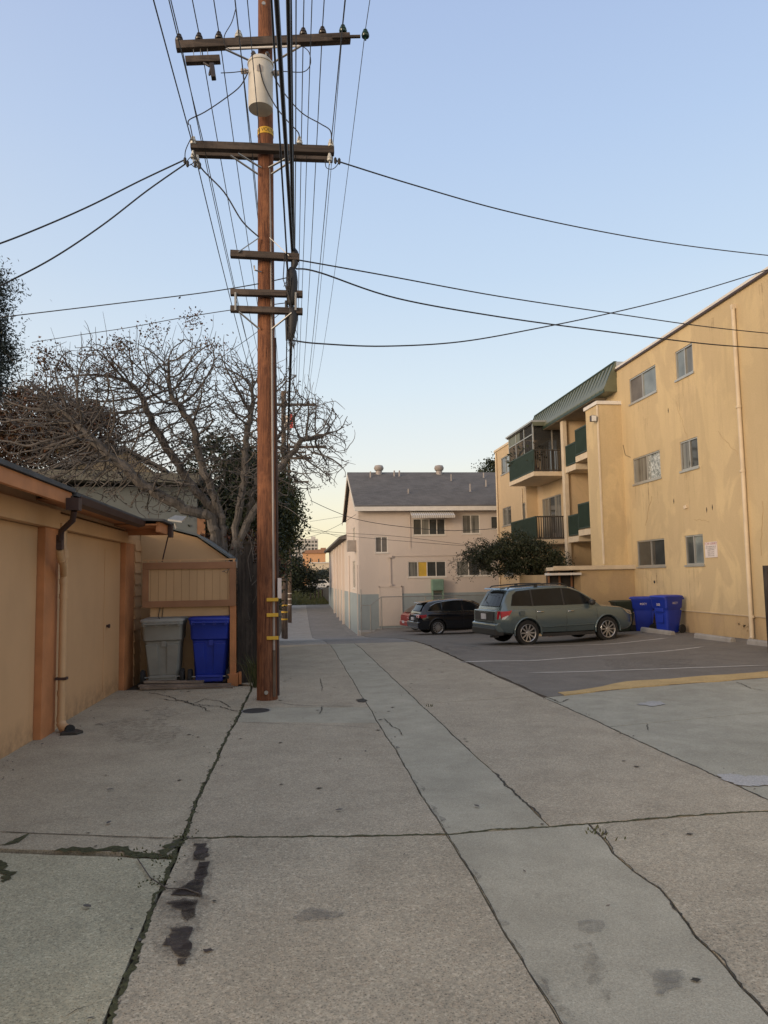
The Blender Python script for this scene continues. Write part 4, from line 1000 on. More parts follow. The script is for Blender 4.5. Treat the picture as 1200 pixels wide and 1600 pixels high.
aw((20.50,21.52,1.83,2.73),['glass_b','glass'],[.55])
# drain pipe down the wall
dp=sub('x',(0,0,0),ab);bpy.data.objects.remove(dp)
b=MB();b.tube([(11.90,18.25,-.15),(11.93,18.25,4.2),(11.93,18.25,8.8)],.055,12);d_=b.build('downpipe',M['stucco_trim'],ab,smooth=50)
b=MB()
for z in (.38,4.25,6.0): b.tube([(11.92,18.25,z),(11.92,18.25,z+.06)],.072,12)
b.box(11.88,12.0,18.2,18.3,8.75,8.87);b.tube([(11.90,18.25,-.12),(11.84,18.22,-.17)],.055,10);b.build('bracket',M['stucco_trim'],d_)
b=MB();b.lathe((11.99,23.6,1.30),[(.05,-.0),(.05,.02),(.0001,.02)],'x',14);b.build('vent_hole',M['dark'],ab)
b=MB();b.box(11.94,12.0,21.25,21.4,3.56,3.66);b.build('small_vent',M['stucco_trim'],ab,bev=.01)
b=MB()
for (y,z) in ((22.1,6.9),(22.05,3.95),(20.2,3.5),(19.9,3.55),(21.0,5.0)): 
    b.prism([(y,z),(y+.03,z-.08),(y+.01,z-.17),(y-.02,z-.09)],(11.992,11.998),'x')
b.build('wall_crack',M['crack'],ab)
rr=random.Random(44)
for (y,z,n_,dy,dz) in ((21.6,7.0,10,-.05,-.12),(23.5,4.2,9,.07,-.10),(19.4,5.6,12,-.08,-.07),(17.6,3.4,10,.03,-.13),(20.9,3.2,8,-.10,-.02),(24.3,1.5,8,-.08,-.05)):
    b=MB();P_=[(11.994,y,z)]
    for q in range(n_): y+=dy+rr.uniform(-.06,.06);z+=dz+rr.uniform(-.04,.04);P_.append((11.994,y,z))
    b.tube(P_,.0045,3);b.build('hairline_crack',M['stucco_low'],ab)
# peeling plaster spot near the base
b=MB()
for i in range(14):
    rr=random.Random(i);y=18.75+rr.uniform(-.35,.35);z=.12+rr.uniform(-.14,.10);s=rr.uniform(.03,.09)
    b.prism([(y-s,z),(y-s*.3,z+s*.7),(y+s,z+s*.2),(y+s*.4,z-s*.5)],(12.012,12.018),'x')
b.build('peeling_plaster',M['stucco_low'],ab)
# tower beside the stair
b=MB();b.box(11.10,11.999,25.52,26.65,1.9,7.82);b.build('stair_tower',M['stucco'],ab)
b=MB();b.box(11.04,12.0,25.46,26.7,7.822,7.95);b.build('tower_cap',M['white'],ab)
b=MB();b.box(11.08,11.12,25.50,25.60,1.96,7.8);b.build('corner_bead',M['stucco_trim'],ab)
# low storey at the foot
b=MB();b.box(10.0,12.01,25.05,29.0,-.9,1.74);b.build('entry_wall',M['stucco_low'],ab)
b=MB();b.box(9.0,12.0,24.98,25.75,1.745,1.86);b.box(9.98,12.0,25.75,29.0,1.745,1.86);b.box(8.98,12.0,24.93,24.98,1.76,1.90);b.build('entry_roof',M['stucco_trim'],ab)
b=MB();b.box(9.0,10.0,25.82,29.0,-.9,1.6);b.build('entry_side_wall',M['stucco_low'],ab)
b=MB();b.box(8.88,9.98,24.9,25.6,1.58,1.66);b.build('door_canopy',M['white'],ab)
b=MB();b.box(9.0,9.98,25.7,25.8,-.9,1.74);b.build('dark_door',M['dark'],ab)
b=MB()
for x in (9.05,9.45,9.9): b.box(x-.03,x+.03,25.64,25.69,-.9,1.7)
b.build('door_frame',M['brown'],ab)
# stair recess
b=MB();b.box(11.82,14,30.62,30.85,-.9,8.5);b.box(13.5,14,26.6,30.6,-.9,9.1);b.build('recess_wall',M['stucco_pale'],ab)
b=MB();b.box(11.64,11.81,30.5,30.8,-.9,8.31);b.build('column',M['stucco_trim'],ab)
for (z,yy0,yy1) in ((6.22,29.3,30.48),(6.50,27.2,29.29),(3.20,29.3,30.48),(3.42,27.2,29.29)):
    b=MB();b.box(11.68,13.5,yy0,yy1,z-.24,z);b.build('landing',M['stucco_trim'],ab)
def railing(u0,u1,z0,z1,P,solid=True,spacing=.11,mat='rail'):
    b=MB();wbox(b,P,u0,u1,z1-.06,z1,-.03,.03);wbox(b,P,u0,u1,z0,z0+.05,-.02,.02)
    n=max(2,int(abs(u1-u0)/spacing))
    for i in range(n+1):
        u=u0+(u1-u0)*i/n;wbox(b,P,u-.018,u+.018,z0+.05,z1-.06,-.018,.018)
    r=b.build('railing',M[mat],ab)
    if solid:
        b=MB();wbox(b,P,u0+.02,u1-.02,z0+.05,z1-.06,.022,.03);b.build('railing_gap_shade',M['dark'],r)  # dark sheet behind the bars, stands in for the shaded gaps
    return r
for (y0,y1,z0,z1) in ((29.32,30.42,6.26,7.15),(27.3,29.27,6.54,7.62),(29.32,30.42,3.24,4.12),(27.3,29.27,3.46,4.50)):
    railing(y0,y1,z0,z1,PXp(11.71))
# recessed back wall behind the balconies with sliding doors
b=MB();B_=PXp(12.6)
dh=[(33.6,36.3,3.30,5.45),(33.9,36.2,6.4,8.3),(33.6,36.3,.4,2.5)]
holed(b,B_,30.86,37.0,-.9,9.1,dh,.1);b.build('balcony_wall',M['stucco_pale'],ab,recalc=False)
for h in dh: window(B_,h,ab,['glass_c','glass','glass_c'],frame=M['alu'],sill=False)
# far block
C_=PXp(12.0)
fh=[(39.8,41.5,7.45,8.42),(39.8,41.5,4.45,5.48),(36.75,37.35,4.2,5.42) if 0 else (37.25,37.75,4.0,5.40),(39.8,41.5,1.6,2.5)]
b=MB();holed(b,C_,37.0,42.75,-1.6,8.98,fh,.1);b.add([(12,37.0,-1.6),(12.6,37.0,-1.6),(12.6,37.0,8.98),(12,37.0,8.98)],[(0,1,2,3)])
b.add([(12,42.75,-1.6),(26,42.75,-1.6),(26,42.75,8.98),(12,42.75,8.98)],[(0,1,2,3)]);b.build('far_wall',M['stucco_pale'],ab,recalc=False)
window(C_,fh[0],ab,['glass_b','glass']);window(C_,fh[1],ab,['glass','glass_c'],[.45] and None);window(C_,fh[2],ab,['glass_c'],sill=False);window(C_,fh[3],ab,['glass_b','glass_b'])
b=MB();b.box(11.95,26,36.9,42.8,8.98,9.10);b.build('far_roof_edge',M['stucco_trim'],ab)
b=MB();b.tube([(11.93,42.3,-1.2),(11.93,42.3,8.9)],.05,8);b.tube([(11.95,37.6,-1.2),(11.95,37.6,6.2)],.03,8);b.build('downpipe',M['stucco_trim'],ab,smooth=50)
# balconies
BX=10.95
for (zf,zr,lb) in ((6.36,7.40,'screened balcony with plants'),(3.22,4.30,None)):
    bl_=MB();bl_.box(BX,12.6,32.55,36.5,zf-.20,zf);ba=bl_.build('balcony',M['stucco_trim'],ab)
    if lb:ba['label']=lb
    def rl(u0,u1,P,mat,solid):
        b=MB();wbox(b,P,u0,u1,zr-.06,zr,-.03,.03);wbox(b,P,u0,u1,zf+.03,zf+.09,-.02,.02)
        n=int((u1-u0)/.10)
        for i in range(n+1):
            u=u0+(u1-u0)*i/n;wbox(b,P,u-.02,u+.02,zf+.09,zr-.06,-.018,.018)
        rr_=b.build('railing',M[mat],ba)
        if solid:
            b=MB();wbox(b,P,u0+.02,u1-.02,zf+.09,zr-.06,.024,.034);b.build('railing_gap_shade',M['dark'],rr_)  # shade between the balcony bars, made as a dark backing sheet
    rl(32.6,36.45,PXp(BX+.04),'rail',True);rl(BX+.08,12.58,PYp(32.6),'raildark',False)
# screened enclosure on the upper balcony
b=MB()
for (x,y) in ((BX+.05,32.62),(BX+.05,33.9),(BX+.05,35.2),(BX+.05,36.42),(11.9,32.62)): b.box(x-.03,x+.03,y-.03,y+.03,7.4,8.62)
b.box(BX+.02,BX+.08,32.6,36.45,8.1,8.14);b.build('screen_frame',M['alu'],ab)
b=MB();b.box(BX-.02,12.6,32.5,36.6,8.60,8.66);b.build('porch_ceiling',M['raildark'],ab)
b=MB();b.box(BX-.06,12.0,32.45,36.7,8.662,8.74);b.build('porch_roof',M['alu'],ab)
b=MB();b.box(BX+.0,12.5,32.44,32.5,8.48,8.66);b.box(BX+.04,BX+.07,34.6,36.4,8.14,8.6);b.build('fascia',M['green'],ab)
b=MB();b.box(BX+.045,BX+.05,32.65,36.4,7.42,8.6);b.box(BX+.1,12.5,32.61,32.615,7.42,8.6);b.build('bug_screen',M['bugscreen'],ab)
for (y0,y1,z0) in ((22.9,24.7,1.75),(20.55,21.5,1.75),(22.9,24.7,4.68),(20.55,21.5,4.68),(22.9,24.7,7.58),(20.55,21.5,7.58),(18.1,18.45,8.7),(19.0,19.6,8.9),(16.5,17.3,9.0),(23.2,23.8,6.9)):
    b=MB();rr=random.Random(int(y0*100+z0*10));nn=int((y1-y0)*4)+2
    for q in range(nn):
        y=rr.uniform(y0,y1);w=rr.uniform(.012,.045);h=rr.uniform(.25,1.7)*rr.uniform(.5,1);o=rr.uniform(-.02,.02);x=11.995-q*.0001
        b.add([(x,y-w*.15+o,z0-h),(x,y+w*.15+o,z0-h),(x,y+w*.7,z0-h*.5),(x,y-w*.7,z0-h*.5),(x,y+w,z0),(x,y-w,z0)],[(0,1,2,3),(3,2,4,5)])
    b.build('drip_stain',M['drip'],ab)
# mansard
xt,xb=12.02,11.50
b=MB();Y0,Y1=25.75,36.9
b.prism([(xb,8.38),(xb-.02,8.50),(xt-.06,9.50),(xt+.06,9.50),(xt+.06,8.38)],(Y0,Y1-1.8));mn=b.build('mansard',M['green'],ab)
b=MB();n=25
for i in range(n+1):
    y=Y0+.03+(Y1-1.86-Y0)*i/n
    b.beam((xb-.03,y,8.42),(xt-.08,y,9.50),.03,.045,(0,1,0))
b.build('standing_seam',M['rail'],mn)
b=MB();b.box(xb-.04,xb+.0,Y0,Y1-1.8,8.34,8.44);b.box(xt-.10,xt+.02,Y0,Y1-1.8,9.50,9.54);b.build('drip_edge',M['rail'],mn)
b=MB();b.box(xt-.02,xt+.9,Y0-.02,Y0+.25,8.9,9.52);b.build('end_flashing',M['alu'],mn)
b=MB();b.box(xb,13.6,26.7,Y1-1.8,8.32,8.375);b.build('soffit',M['soffit'],ab)
# flood lamp at tower corner
b=MB();b.box(10.85,11.02,25.5,25.7,7.2,7.42);fl2=b.build('flood_lamp',M['gutter'],ab,bev=.02)
b=MB();b.add([(10.84,25.49,7.19),(11.0,25.44,7.19),(11.0,25.42,7.38),(10.84,25.47,7.40)],[(0,1,2,3)]);b.build('lamp_glass',M['lens'],fl2)
b=MB();b.tube([(12.0-.01,25.45,6.3),(11.985,25.3,5.9),(11.985,24.9,5.75)],.008,5);b.tube([(12.3,32.5,8.5),(12.2,32.4,7.6),(12.35,32.4,6.6),(12.5,32.4,6.3)],.02,5);b.build('loose_cable',M['wire'],ab)
# sign
sg=thing('tow_away_sign','white parking sign headed TOW AWAY fixed on the yellow wall','sign',(11.985,20.07,2.24))
b=MB();b.box(11.975,11.995,19.76,20.38,2.02,2.47);b.build('board',M['sign'],sg)
S_=lambda zc:(lambda x,y:(11.973,20.07-x,zc+y))
text_mb('TOW AWAY',.115,S_(2.415),'lettering',M['red_print'],sg)
for t_,z in (('UNAUTHORIZED VEHICLES',2.335),('WILL BE TOWED AWAY AT',2.285),('OWNERS EXPENSE',2.235),('PRIVATE PARKING',2.175),('RESIDENTS ONLY',2.12),('24 HOURS A DAY',2.07)):
    text_mb(t_,.043,S_(z),'lettering',M['black'],sg)
sg.scale=(1,1,1)
# wheel stops
for i,(pa,pb,lb) in enumerate([((1000,986),(1047,995),'low concrete wheel stop right in front of the blue bins'),((1083,992),(1140,1003),'low concrete wheel stop under the tow sign'),((1165,1008),(1215,1020),'low concrete wheel stop at the foot of the wall downpipe')]):
    a=gnd(*pa);c=gnd(*pb);
    cx_=11.1
    y0,y1=aX(pa[0],900,cx_).y,aX(pb[0],900,cx_).y
    b=MB();zz=zg(cx_,(y0+y1)/2)
    b.prism([(cx_-.09,zz-.02),(cx_+.09,zz-.02),(cx_+.07,zz+.09),(cx_+.04,zz+.13),(cx_-.04,zz+.13),(cx_-.07,zz+.09)],(min(y0,y1),max(y0,y1)))
    tag(b.build('wheel_stop',M['conc_far'],bev=.015),lb,'wheel stop','wheel stops')
# dark wooden fence end at the right edge
b=MB()
wf=thing('wood_screen','dark brown wooden fence end standing at the right edge of the lot','fence',(10.3,14.9,0))
for i in range(6):
    b=MB();b.box(10.20+i*.15,10.34+i*.15,14.95,14.98,-.2,1.68);b.build('board',M['fence'],wf)
b=MB();b.box(10.16,10.24,14.9,15.05,-.2,1.72);b.build('post',M['fence'],wf)
# ---------------- pale pink house
pk=thing('pink_house','pale pink two storey house with grey base band and shingle roof','house',(9,50,-1.6))
Pf=PYp(44.5);X0=3.85;X1=15.5;ez=5.72
ph=[(4.86,5.62,3.12,4.10),(7.20,9.22,4.16,5.18),(10.28,11.40,4.22,5.40),(6.84,9.20,1.60,2.56),(9.86,12.1,1.62,2.56),(12.1,13.0,4.5,5.3)]
b=MB();bz=.62
holed(b,Pf,X0,X1,bz,ez,ph,.1)
Ps=PXp(X0)
sw=[(47.2,49.0,3.55,4.9),(47.4,49.6,.95,2.75)]
# gable side wall (facing the alley)
holed(b,Ps,44.5,55.5,bz,ez,sw,.1)
b.add([(X0,44.5,ez),(X0,55.5,ez),(X0,50,8.62)],[(0,1,2)]);b.add([(X1,44.5,-2),(X1,55.5,-2),(X1,55.5,ez),(X1,50,8.6),(X1,44.5,ez)],[(0,1,2,3,4)])
b.build('wall',M['pink'],pk,recalc=False)
b=MB();b.box(X0-.015,X1,44.485,44.6,-2.4,bz);b.box(X0-.015,X0+.1,44.6,85,-2.6,bz+.02);b.build('base_band',M['bluebase'],pk)
b=MB();b.prism([(44.0,5.86),(44.0,5.96),(50,8.85),(56,5.96),(56,5.86),(50,8.72)],(X0-.25,X1+.2),'x');b.build('roof',M['shingle'],pk)
b=MB();b.box(X0-.25,X1+.2,43.94,44.0,5.62,5.88);b.box(X0-.2,X1,44.0,44.5,5.70,5.74);b.prism([(44.0,5.62),(44.0,5.86),(50,8.72),(50,8.5)],(X0-.28,X0-.24),'x');b.prism([(56,5.62),(56,5.86),(50,8.72),(50,8.5)],(X0-.28,X0-.24),'x');b.build('fascia',M['white'],pk)
Wm=[(['screen','screen'],None),(['glass','glass_c','glass','glass'],None),(['glass_c','glass_c'],None),(['glass_c','glass_y','glass','glass'],None),(['glass_c','glass','glass_c'],None),(['glass','glass'],None)]
for h,(m,l) in zip(ph,Wm): window(Pf,h,pk,m,frame=M['white'],fw=.05,label='window with one yellow blind' if 'glass_y' in m else None)
for h in sw: window(Ps,h,pk,['glass_c','glass'],frame=M['white'])
b=MB();b.prism([(43.65,5.28),(44.49,5.66),(44.49,5.69),(43.63,5.31)],(7.0,9.65),'x');b.prism([(43.66,5.15),(43.63,5.15),(43.61,5.31),(43.64,5.32)],(7.0,9.65),'x');b.build('awning',M['awning'],pk)
b=MB();b.box(5.08,6.38,44.44,44.49,-1.30,1.02);dd=b.build('door',M['pink'],pk)
b=MB();b.box(5.02,5.08,44.42,44.48,-1.3,1.08);b.box(6.38,6.44,44.42,44.48,-1.3,1.08);b.box(5.02,6.44,44.42,44.48,1.02,1.08);b.build('frame',M['pink'],dd)
b=MB();b.box(4.9,6.6,43.2,44.48,-1.9,-1.42);b.build('step',M['conc_far'],pk)
b=MB();b.box(5.7,9.7,44.44,44.46,2.88,2.91);b.box(9.7,15,44.44,44.46,2.90,2.93);b.box(5.72,5.75,44.42,44.46,1.2,2.8);b.box(5.62,5.86,44.36,44.47,2.80,2.94);b.box(5.66,5.82,44.36,44.47,1.1,1.22)
b.box(6.98,7.01,44.44,44.46,3.4,5.4);b.build('conduit',M['pink'],pk)
b=MB();b.box(8.22,8.95,44.05,44.48,.78,1.46);co=b.build('window_cooler',M['cooler'],pk,bev=.02)
b=MB()
for i in range(7): b.box(8.27+i*.095,8.32+i*.095,44.03,44.05,.84,1.4)
b.build('louvre',M['cooler'],co)
b=MB();b.box(8.25,8.3,44.1,44.45,-.9,.78);b.box(8.88,8.93,44.1,44.45,-.9,.78);b.build('stand',M['cooler'],co)
# roof vents
for x in (5.75,9.95):
    b=MB();y=49.7;b.lathe((x,y,8.6),[(.22,-.1),(.22,.30),(.12,.31),(.29,.34),(.34,.50),(.27,.66),(.10,.70)],n=20);b.build('turbine_vent',M['conduit'],pk,smooth=25)
for (x,y,h) in ((5.1,49,.45),(6.75,49.2,.45),(7.1,49.2,.45),(10.5,48.3,.5),(12.9,48.9,.4),(7.2,46.0,.35),(11.3,46.3,.55),(12.6,47.2,.5),(13.3,46.5,.4)):
    b=MB();z=5.9+(y-44)*.481;b.lathe((x,y,z),[(.16,.02),(.06,.06),(.05,h),(.05,h)],n=10);b.build('vent_pipe',M['conduit'],pk,smooth=30)
# ac unit and side details
b=MB();b.box(X0-.55,X0,46.4,47.1,3.3,4.0);ac=b.build('window_air_conditioner',M['conduit'],pk,bev=.02)
b=MB();b.tube([(X0-.1,44.7,-1.9),(X0-.1,44.7,2.4)],.03,6);b.tube([(X0-.08,52,-1.9),(X0-.08,52,3.2)],.05,6);b.build('downpipe',M['pink'],pk)
# low wing further along the alley
b=MB();b.box(X0+.0,X1,55.6,84,-2.3,4.6)
for y in (58,62,66,71): b.box(X0-.18,X0,y,y+.5,-2,4.4)
b.build('wing_wall',M['pink'],pk)
b=MB();b.prism([(X0-.55,4.55),(X0-.55,4.72),(10,7.0),(X1,7.0),(X1,4.55)],(55.0,84.4),'y');b.build('wing_roof',M['shingle'],pk)
# chain-link fence
cf=thing('chain_link_fence','galvanised chain link fence in front of the pale pink house','fence',(5,43,-1.5))
def cpost(x,y,z0,z1,r=.03):
    b=MB();b.tube([(x,y,z0),(x,y,z1)],r,8);b.build('post',M['galv'],cf,smooth=50)
for x in (3.80,4.35,5.0): cpost(x,43,zg(x,43)-.1,.5 if x>4.6 else .05 if x>4 else .95)
for x in (7.6,9.4,11.2): cpost(x,43,-1.6,.5)
b=MB();b.tube([(5.0,43,.48),(13,43,.48)],.024,6);b.tube([(4.35,43,.02),(5.0,43,.48)],.024,6);b.tube([(3.8,43,.02),(4.35,43,.02)],.024,6);b.build('top_rail',M['galv'],cf)
b=MB()
for i in range(150):
    x=3.85+i*.06
    for s in (1,-1):
        z0,z1=-1.4,(.02 if x<4.3 else .45);
        pts=[];z=z0;q=0
    b.beam((x,43.0,-1.5),(x+.0,43.0,.0 if x<4.35 else .46),.004,.004)
for i in range(33):
    z=-1.5+i*.06;
    if z<.0: b.beam((3.85,43.005,z),(13,43.005,z),.004,.004)
    elif z<.47: b.beam((5,43.005,z),(13,43.005,z),.004,.004)
b.build('mesh_wire',M['galv'],cf)
b=MB();b.prism([(3.75,42.9),(13,42.9),(13,44.4),(3.75,44.4)],(-2.3,-1.50),'z');tag(b.build('retaining_curb',M['conc_far'],bev=.03),'low concrete retaining curb under the chain link fence','curb')
# black fence at alley end
bf=thing('black_fence','dark solid fence at the far right end of the alley','fence',(3.6,90,-1.3))
for i in range(14):
    b=MB();y=85+i*1.3;b.box(3.9-i*.02,3.96-i*.02,y,y+1.24,zg(3.9,y)-.2,.55-.02*i);b.build('board',M['dark'],bf)
# ---------------- grey-green house on the left
gh=thing('grey_house','low grey green house with flat eave behind the garage','house',(-8,23,-.3))
b=MB();b.box(-22,-2.62,20.3,27,-.6,4.15);b.build('wall',M['house_green'],gh)
b=MB();b.prism([(-22,4.75),(-22,5.0),(-2.5,4.42),(-2.5,4.17)],(19.7,27.3),'y');b.build('eave',M['dark'] if 0 else plain('dark_eave',(.12,.12,.10),.8),gh)
b=MB();b.box(-2.61,-2.40,20.25,20.45,-.6,3.3);b.build('corner_post',M['brown'],gh)
b=MB();b.prism([(-6.4,4.9),(-4.0,4.75),(-4.9,5.42)],(22.0,22.3),'y');b.build('gable',plain('gable_siding',(.20,.17,.12),.8),gh)
b=MB();b.prism([(-6.9,4.85),(-4.9,5.45),(-3.7,4.8),(-3.7,4.88),(-4.9,5.53),(-6.9,4.93)],(21.8,24),'y');b.build('gable_roof',M['shingle'],gh)
# ---------------- far end of the alley
hr=thing('high_rise','pale high-rise block with a grid of windows far down the alley','high-rise',(8.8,500,0))
b=MB();x0,x1,zt=-3.0,15.6,28.6;b.box(x0,x1,500,515,0,zt);b.build('wall',M['hirise'],hr)
n=0
for i in range(8):
    for j in range(11):
        b=MB();xa=x0+.5+i*2.25;zb_=.6+j*2.5
        b.box(xa+.2,xa+1.75,499.9,499.98,zb_+.3,zb_+1.8);b.build('window',M['glass'] if (i*7+j*3)%4 else M['glass_c'],hr)
b=MB();b.box(11,14,503,508,28.6,30.4);b.box(4,5,503,508,28.6,29.8);b.build('roof_box',M['hirise'],hr)
ob_=thing('orange_building','orange stucco building with a tiled roof far beyond the alley end','building',(5.5,200,0))
b=MB();b.box(2.2,8.2,200,206,-.2,8.6);b.build('wall',M['orangeb'],ob_)
b=MB();b.prism([(1.9,8.5),(2.8,9.3),(7.8,9.6),(8.5,8.5)],(199.6,206.5),'y');b.box(7.0,8.4,201,203,9,10.0);b.build('roof',M['tile'],ob_)
b=MB();b.box(6.2,6.5,199.9,199.97,6,7);b.box(4.0,4.3,199.9,199.97,6,7.2);b.build('window',M['glass'],ob_)
cb=thing('cream_wall_building','long cream walled building below the orange building','building',(6,150,0))
b=MB();b.box(3.0,20,150,160,-.2,4.75);b.build('wall',M['creamb'],cb)
b=MB();b.box(2.9,20.1,149.8,160.1,4.75,4.95);b.build('parapet',M['white'],cb)
for i,(x,y,w,lb) in enumerate([(-1.5,118,4.6,'white van parked beyond the grass at the left'),(4.1,122,4.2,'white pickup truck parked beyond the grass by the dark fence')]):
    t=thing('parked_van' if not i else 'parked_truck',lb,'van' if not i else 'truck',(x,y,zg(x,y)))
    zz=zg(x,y);b=MB();b.prism([(x-w/2,zz+.35),(x+w/2,zz+.35),(x+w/2,zz+.95),(x+w*.32,zz+1.05),(x+w*.2,zz+1.6),(x-w*.28,zz+1.62),(x-w*.34,zz+1.0),(x-w/2,zz+.95)],(y-.9,y+.9),'y');b.build('body',M['white'],t,bev=.04)
    b=MB();b.prism([(x+w*.27,zz+1.06),(x+w*.17,zz+1.52),(x-w*.25,zz+1.52),(x-w*.3,zz+1.05)],(y-.92,y-.905),'y');b.build('side_window',M['carglass'],t)
    for s in (-1,1):
        b=MB();b.lathe((x+s*w*.3,y-.95,zz+.33),[(.2,0),(.33,.01),(.33,.2),(.2,.2)],'y',14);b.build('wheel',M['rubber'],t)
# ================================================================ CARS
def interp(P,x):
    return itp(P,x)
def car(name,label,cat,pm,paint,spec):
    t=thing(name,label,cat,(0,0,0))
    L,W=spec['L'],spec['W'];nx=56
    xsn=[-L/2+L*i/nx for i in range(nx+1)]
    hw=lambda x:interp(spec['hw'],x);top=lambda x:interp(spec['top'],x);bot=lambda x:interp(spec['bot'],x);
    b=MB();NR=0
    for x in xsn:
        w=hw(x);z0=bot(x);z1=top(x);hgt=z1-z0
        prof=[(0,z0),(w*.80,z0),(w*.93,z0+.05),(w*.975,z0+hgt*.25),(w*1.0,z0+hgt*.5),(w*.992,z0+hgt*.72),(w*.965,z0+hgt*.88),(w*.93,z0+hgt*.955),(w*.86,z1-.012),(w*.5,z1+.012),(0,z1+.018)]
        ring=[(x,y,z) for y,z in prof]+[(x,-y,z) for y,z in prof[-2:0:-1]]
        NR=len(ring);b.v+=ring
    for i in range(nx):
        for q in range(NR): b.f.append((i*NR+q,i*NR+(q+1)%NR,(i+1)*NR+(q+1)%NR,(i+1)*NR+q))
    b.f.append(tuple(range(NR))[::-1]);b.f.append(tuple(range(nx*NR,(nx+1)*NR)))
    body=b.build('body',paint,t,smooth=38)
    # wheel arches cut by boolean
    c=MB()
    for wx in (spec['rw'],spec['fw']): c.lathe((wx,-W,spec['R']+.0),[(spec['R']+.055,0),(spec['R']+.055,W-.55)],'y',40);c.lathe((wx,.55,spec['R']+.0),[(spec['R']+.055,0),(spec['R']+.055,W-.55)],'y',40)
    cut_=c.build('cut',paint,None)
    mo=body.modifiers.new('b','BOOLEAN');mo.operation='DIFFERENCE';mo.object=cut_;mo.solver='EXACT'
    bpy.context.view_layer.update();dg=bpy.context.evaluated_depsgraph_get()
    me=bpy.data.meshes.new_from_object(body.evaluated_get(dg));body.modifiers.clear();body.data=me
    for p in me.polygons:p.use_smooth=True
    me.set_sharp_from_angle(angle=math.radians(30))
    bpy.data.objects.remove(cut_)
    # greenhouse
    gb_=spec['gh'];m=40 # list of (x, roof z) ; belt z from top
    gx0,gx1=gb_[0][0],gb_[-1][0]
    rz=lambda x:interp(gb_,x)
    beltw=lambda x:hw(x)*.93
    tumble=spec['tumble']
    gy=lambda x,z:(lambda bz_:beltw(x)-(z-bz_)*tumble)(top(x)-.05)
    b=MB();NG=0
    for i in range(m+1):
        x=gx0+(gx1-gx0)*i/m;z0=top(x)-.06;z1=max(rz(x),z0+.02)
        wr=max(.2,beltw(x)-(z1-z0)*tumble)
        ys=[(beltw(x),z0),(beltw(x)-(z1-z0-.05)*tumble if z1-z0>.06 else beltw(x)-.01,max(z1-.05,z0+.01)),(wr-.03,z1-.018),(wr-.10,z1),(wr*.5,z1+.018),(0,z1+.024)]
        ring=[(x,y,z) for y,z in ys]+[(x,-y,z) for y,z in ys[-2::-1]]
        NG=len(ring);b.v+=ring
    for i in range(m):
        for q in range(NG): b.f.append((i*NG+q,i*NG+(q+1)%NG,(i+1)*NG+(q+1)%NG,(i+1)*NG+q))
    b.f.append(tuple(range(NG))[::-1]);b.f.append(tuple(range(m*NG,(m+1)*NG)))
    b.build('cabin',paint,t,smooth=38)
    # side windows: polygons (x,z) put on the cabin side plane
    def side(poly,s,off):
        return [(x,s*(gy(x,z)+off),z) for x,z in poly]
    def sidepatch(nm_,poly,mat,off=.006,th=.02,par=t):
        out=[]
        for s in (-1,1):
            b=MB();A_=side(poly,s,off);B_=side(poly,s,off-th);n=len(poly)
            b.add(A_+B_,[tuple(range(n)),tuple(range(2*n-1,n-1,-1))]+[(i,i+n,(i+1)%n+n,(i+1)%n) for i in range(n)]);out.append(b.build(nm_,mat,par))
        return out
    for poly in spec['side_glass']: sidepatch('side_window',poly,M['carglass'])
    for poly in spec.get('pillars',[]): sidepatch('pillar',poly,M['carplastic'],.004)
    if spec.get('chrome'):
        for s in (-1,1):
            b=MB();b.tube([(x,s*(gy(x,z)+.012),z) for x,z in spec['chrome']],.011,6);b.build('chrome_trim',M['chrome'],t,smooth=True)
    # rear and front glass as quads lying just off the cabin end slopes
    for key,nm_ in (('rear_glass','rear_window'),('wind','windscreen')):
        q=spec[key];b=MB();(xa,za,wa),(xb_,zb2,wb)=q;s=-1 if key=='rear_glass' else 1;o=.014
        pts=[];K=6
        for j in range(K+1):
            u=-1+2*j/K;bul=(1-u*u)*.05*s
            pts.append((xa+s*o+bul,u*wa,za+.01));
        for j in range(K+1):
            u=-1+2*j/K;bul=(1-u*u)*.03*s
            pts.append((xb_+s*o+bul,u*wb,zb2+.012))
        n=K+1;fs=[(j,j+1,j+1+n,j+n) for j in range(K)];b.add(pts,fs)
        o_=b.build(nm_,M['carglass'],t,recalc=False);md=o_.modifiers.new('s','SOLIDIFY');md.thickness=.012;md.offset=0
    # wheels
    Rw=spec['R'];tw=.21
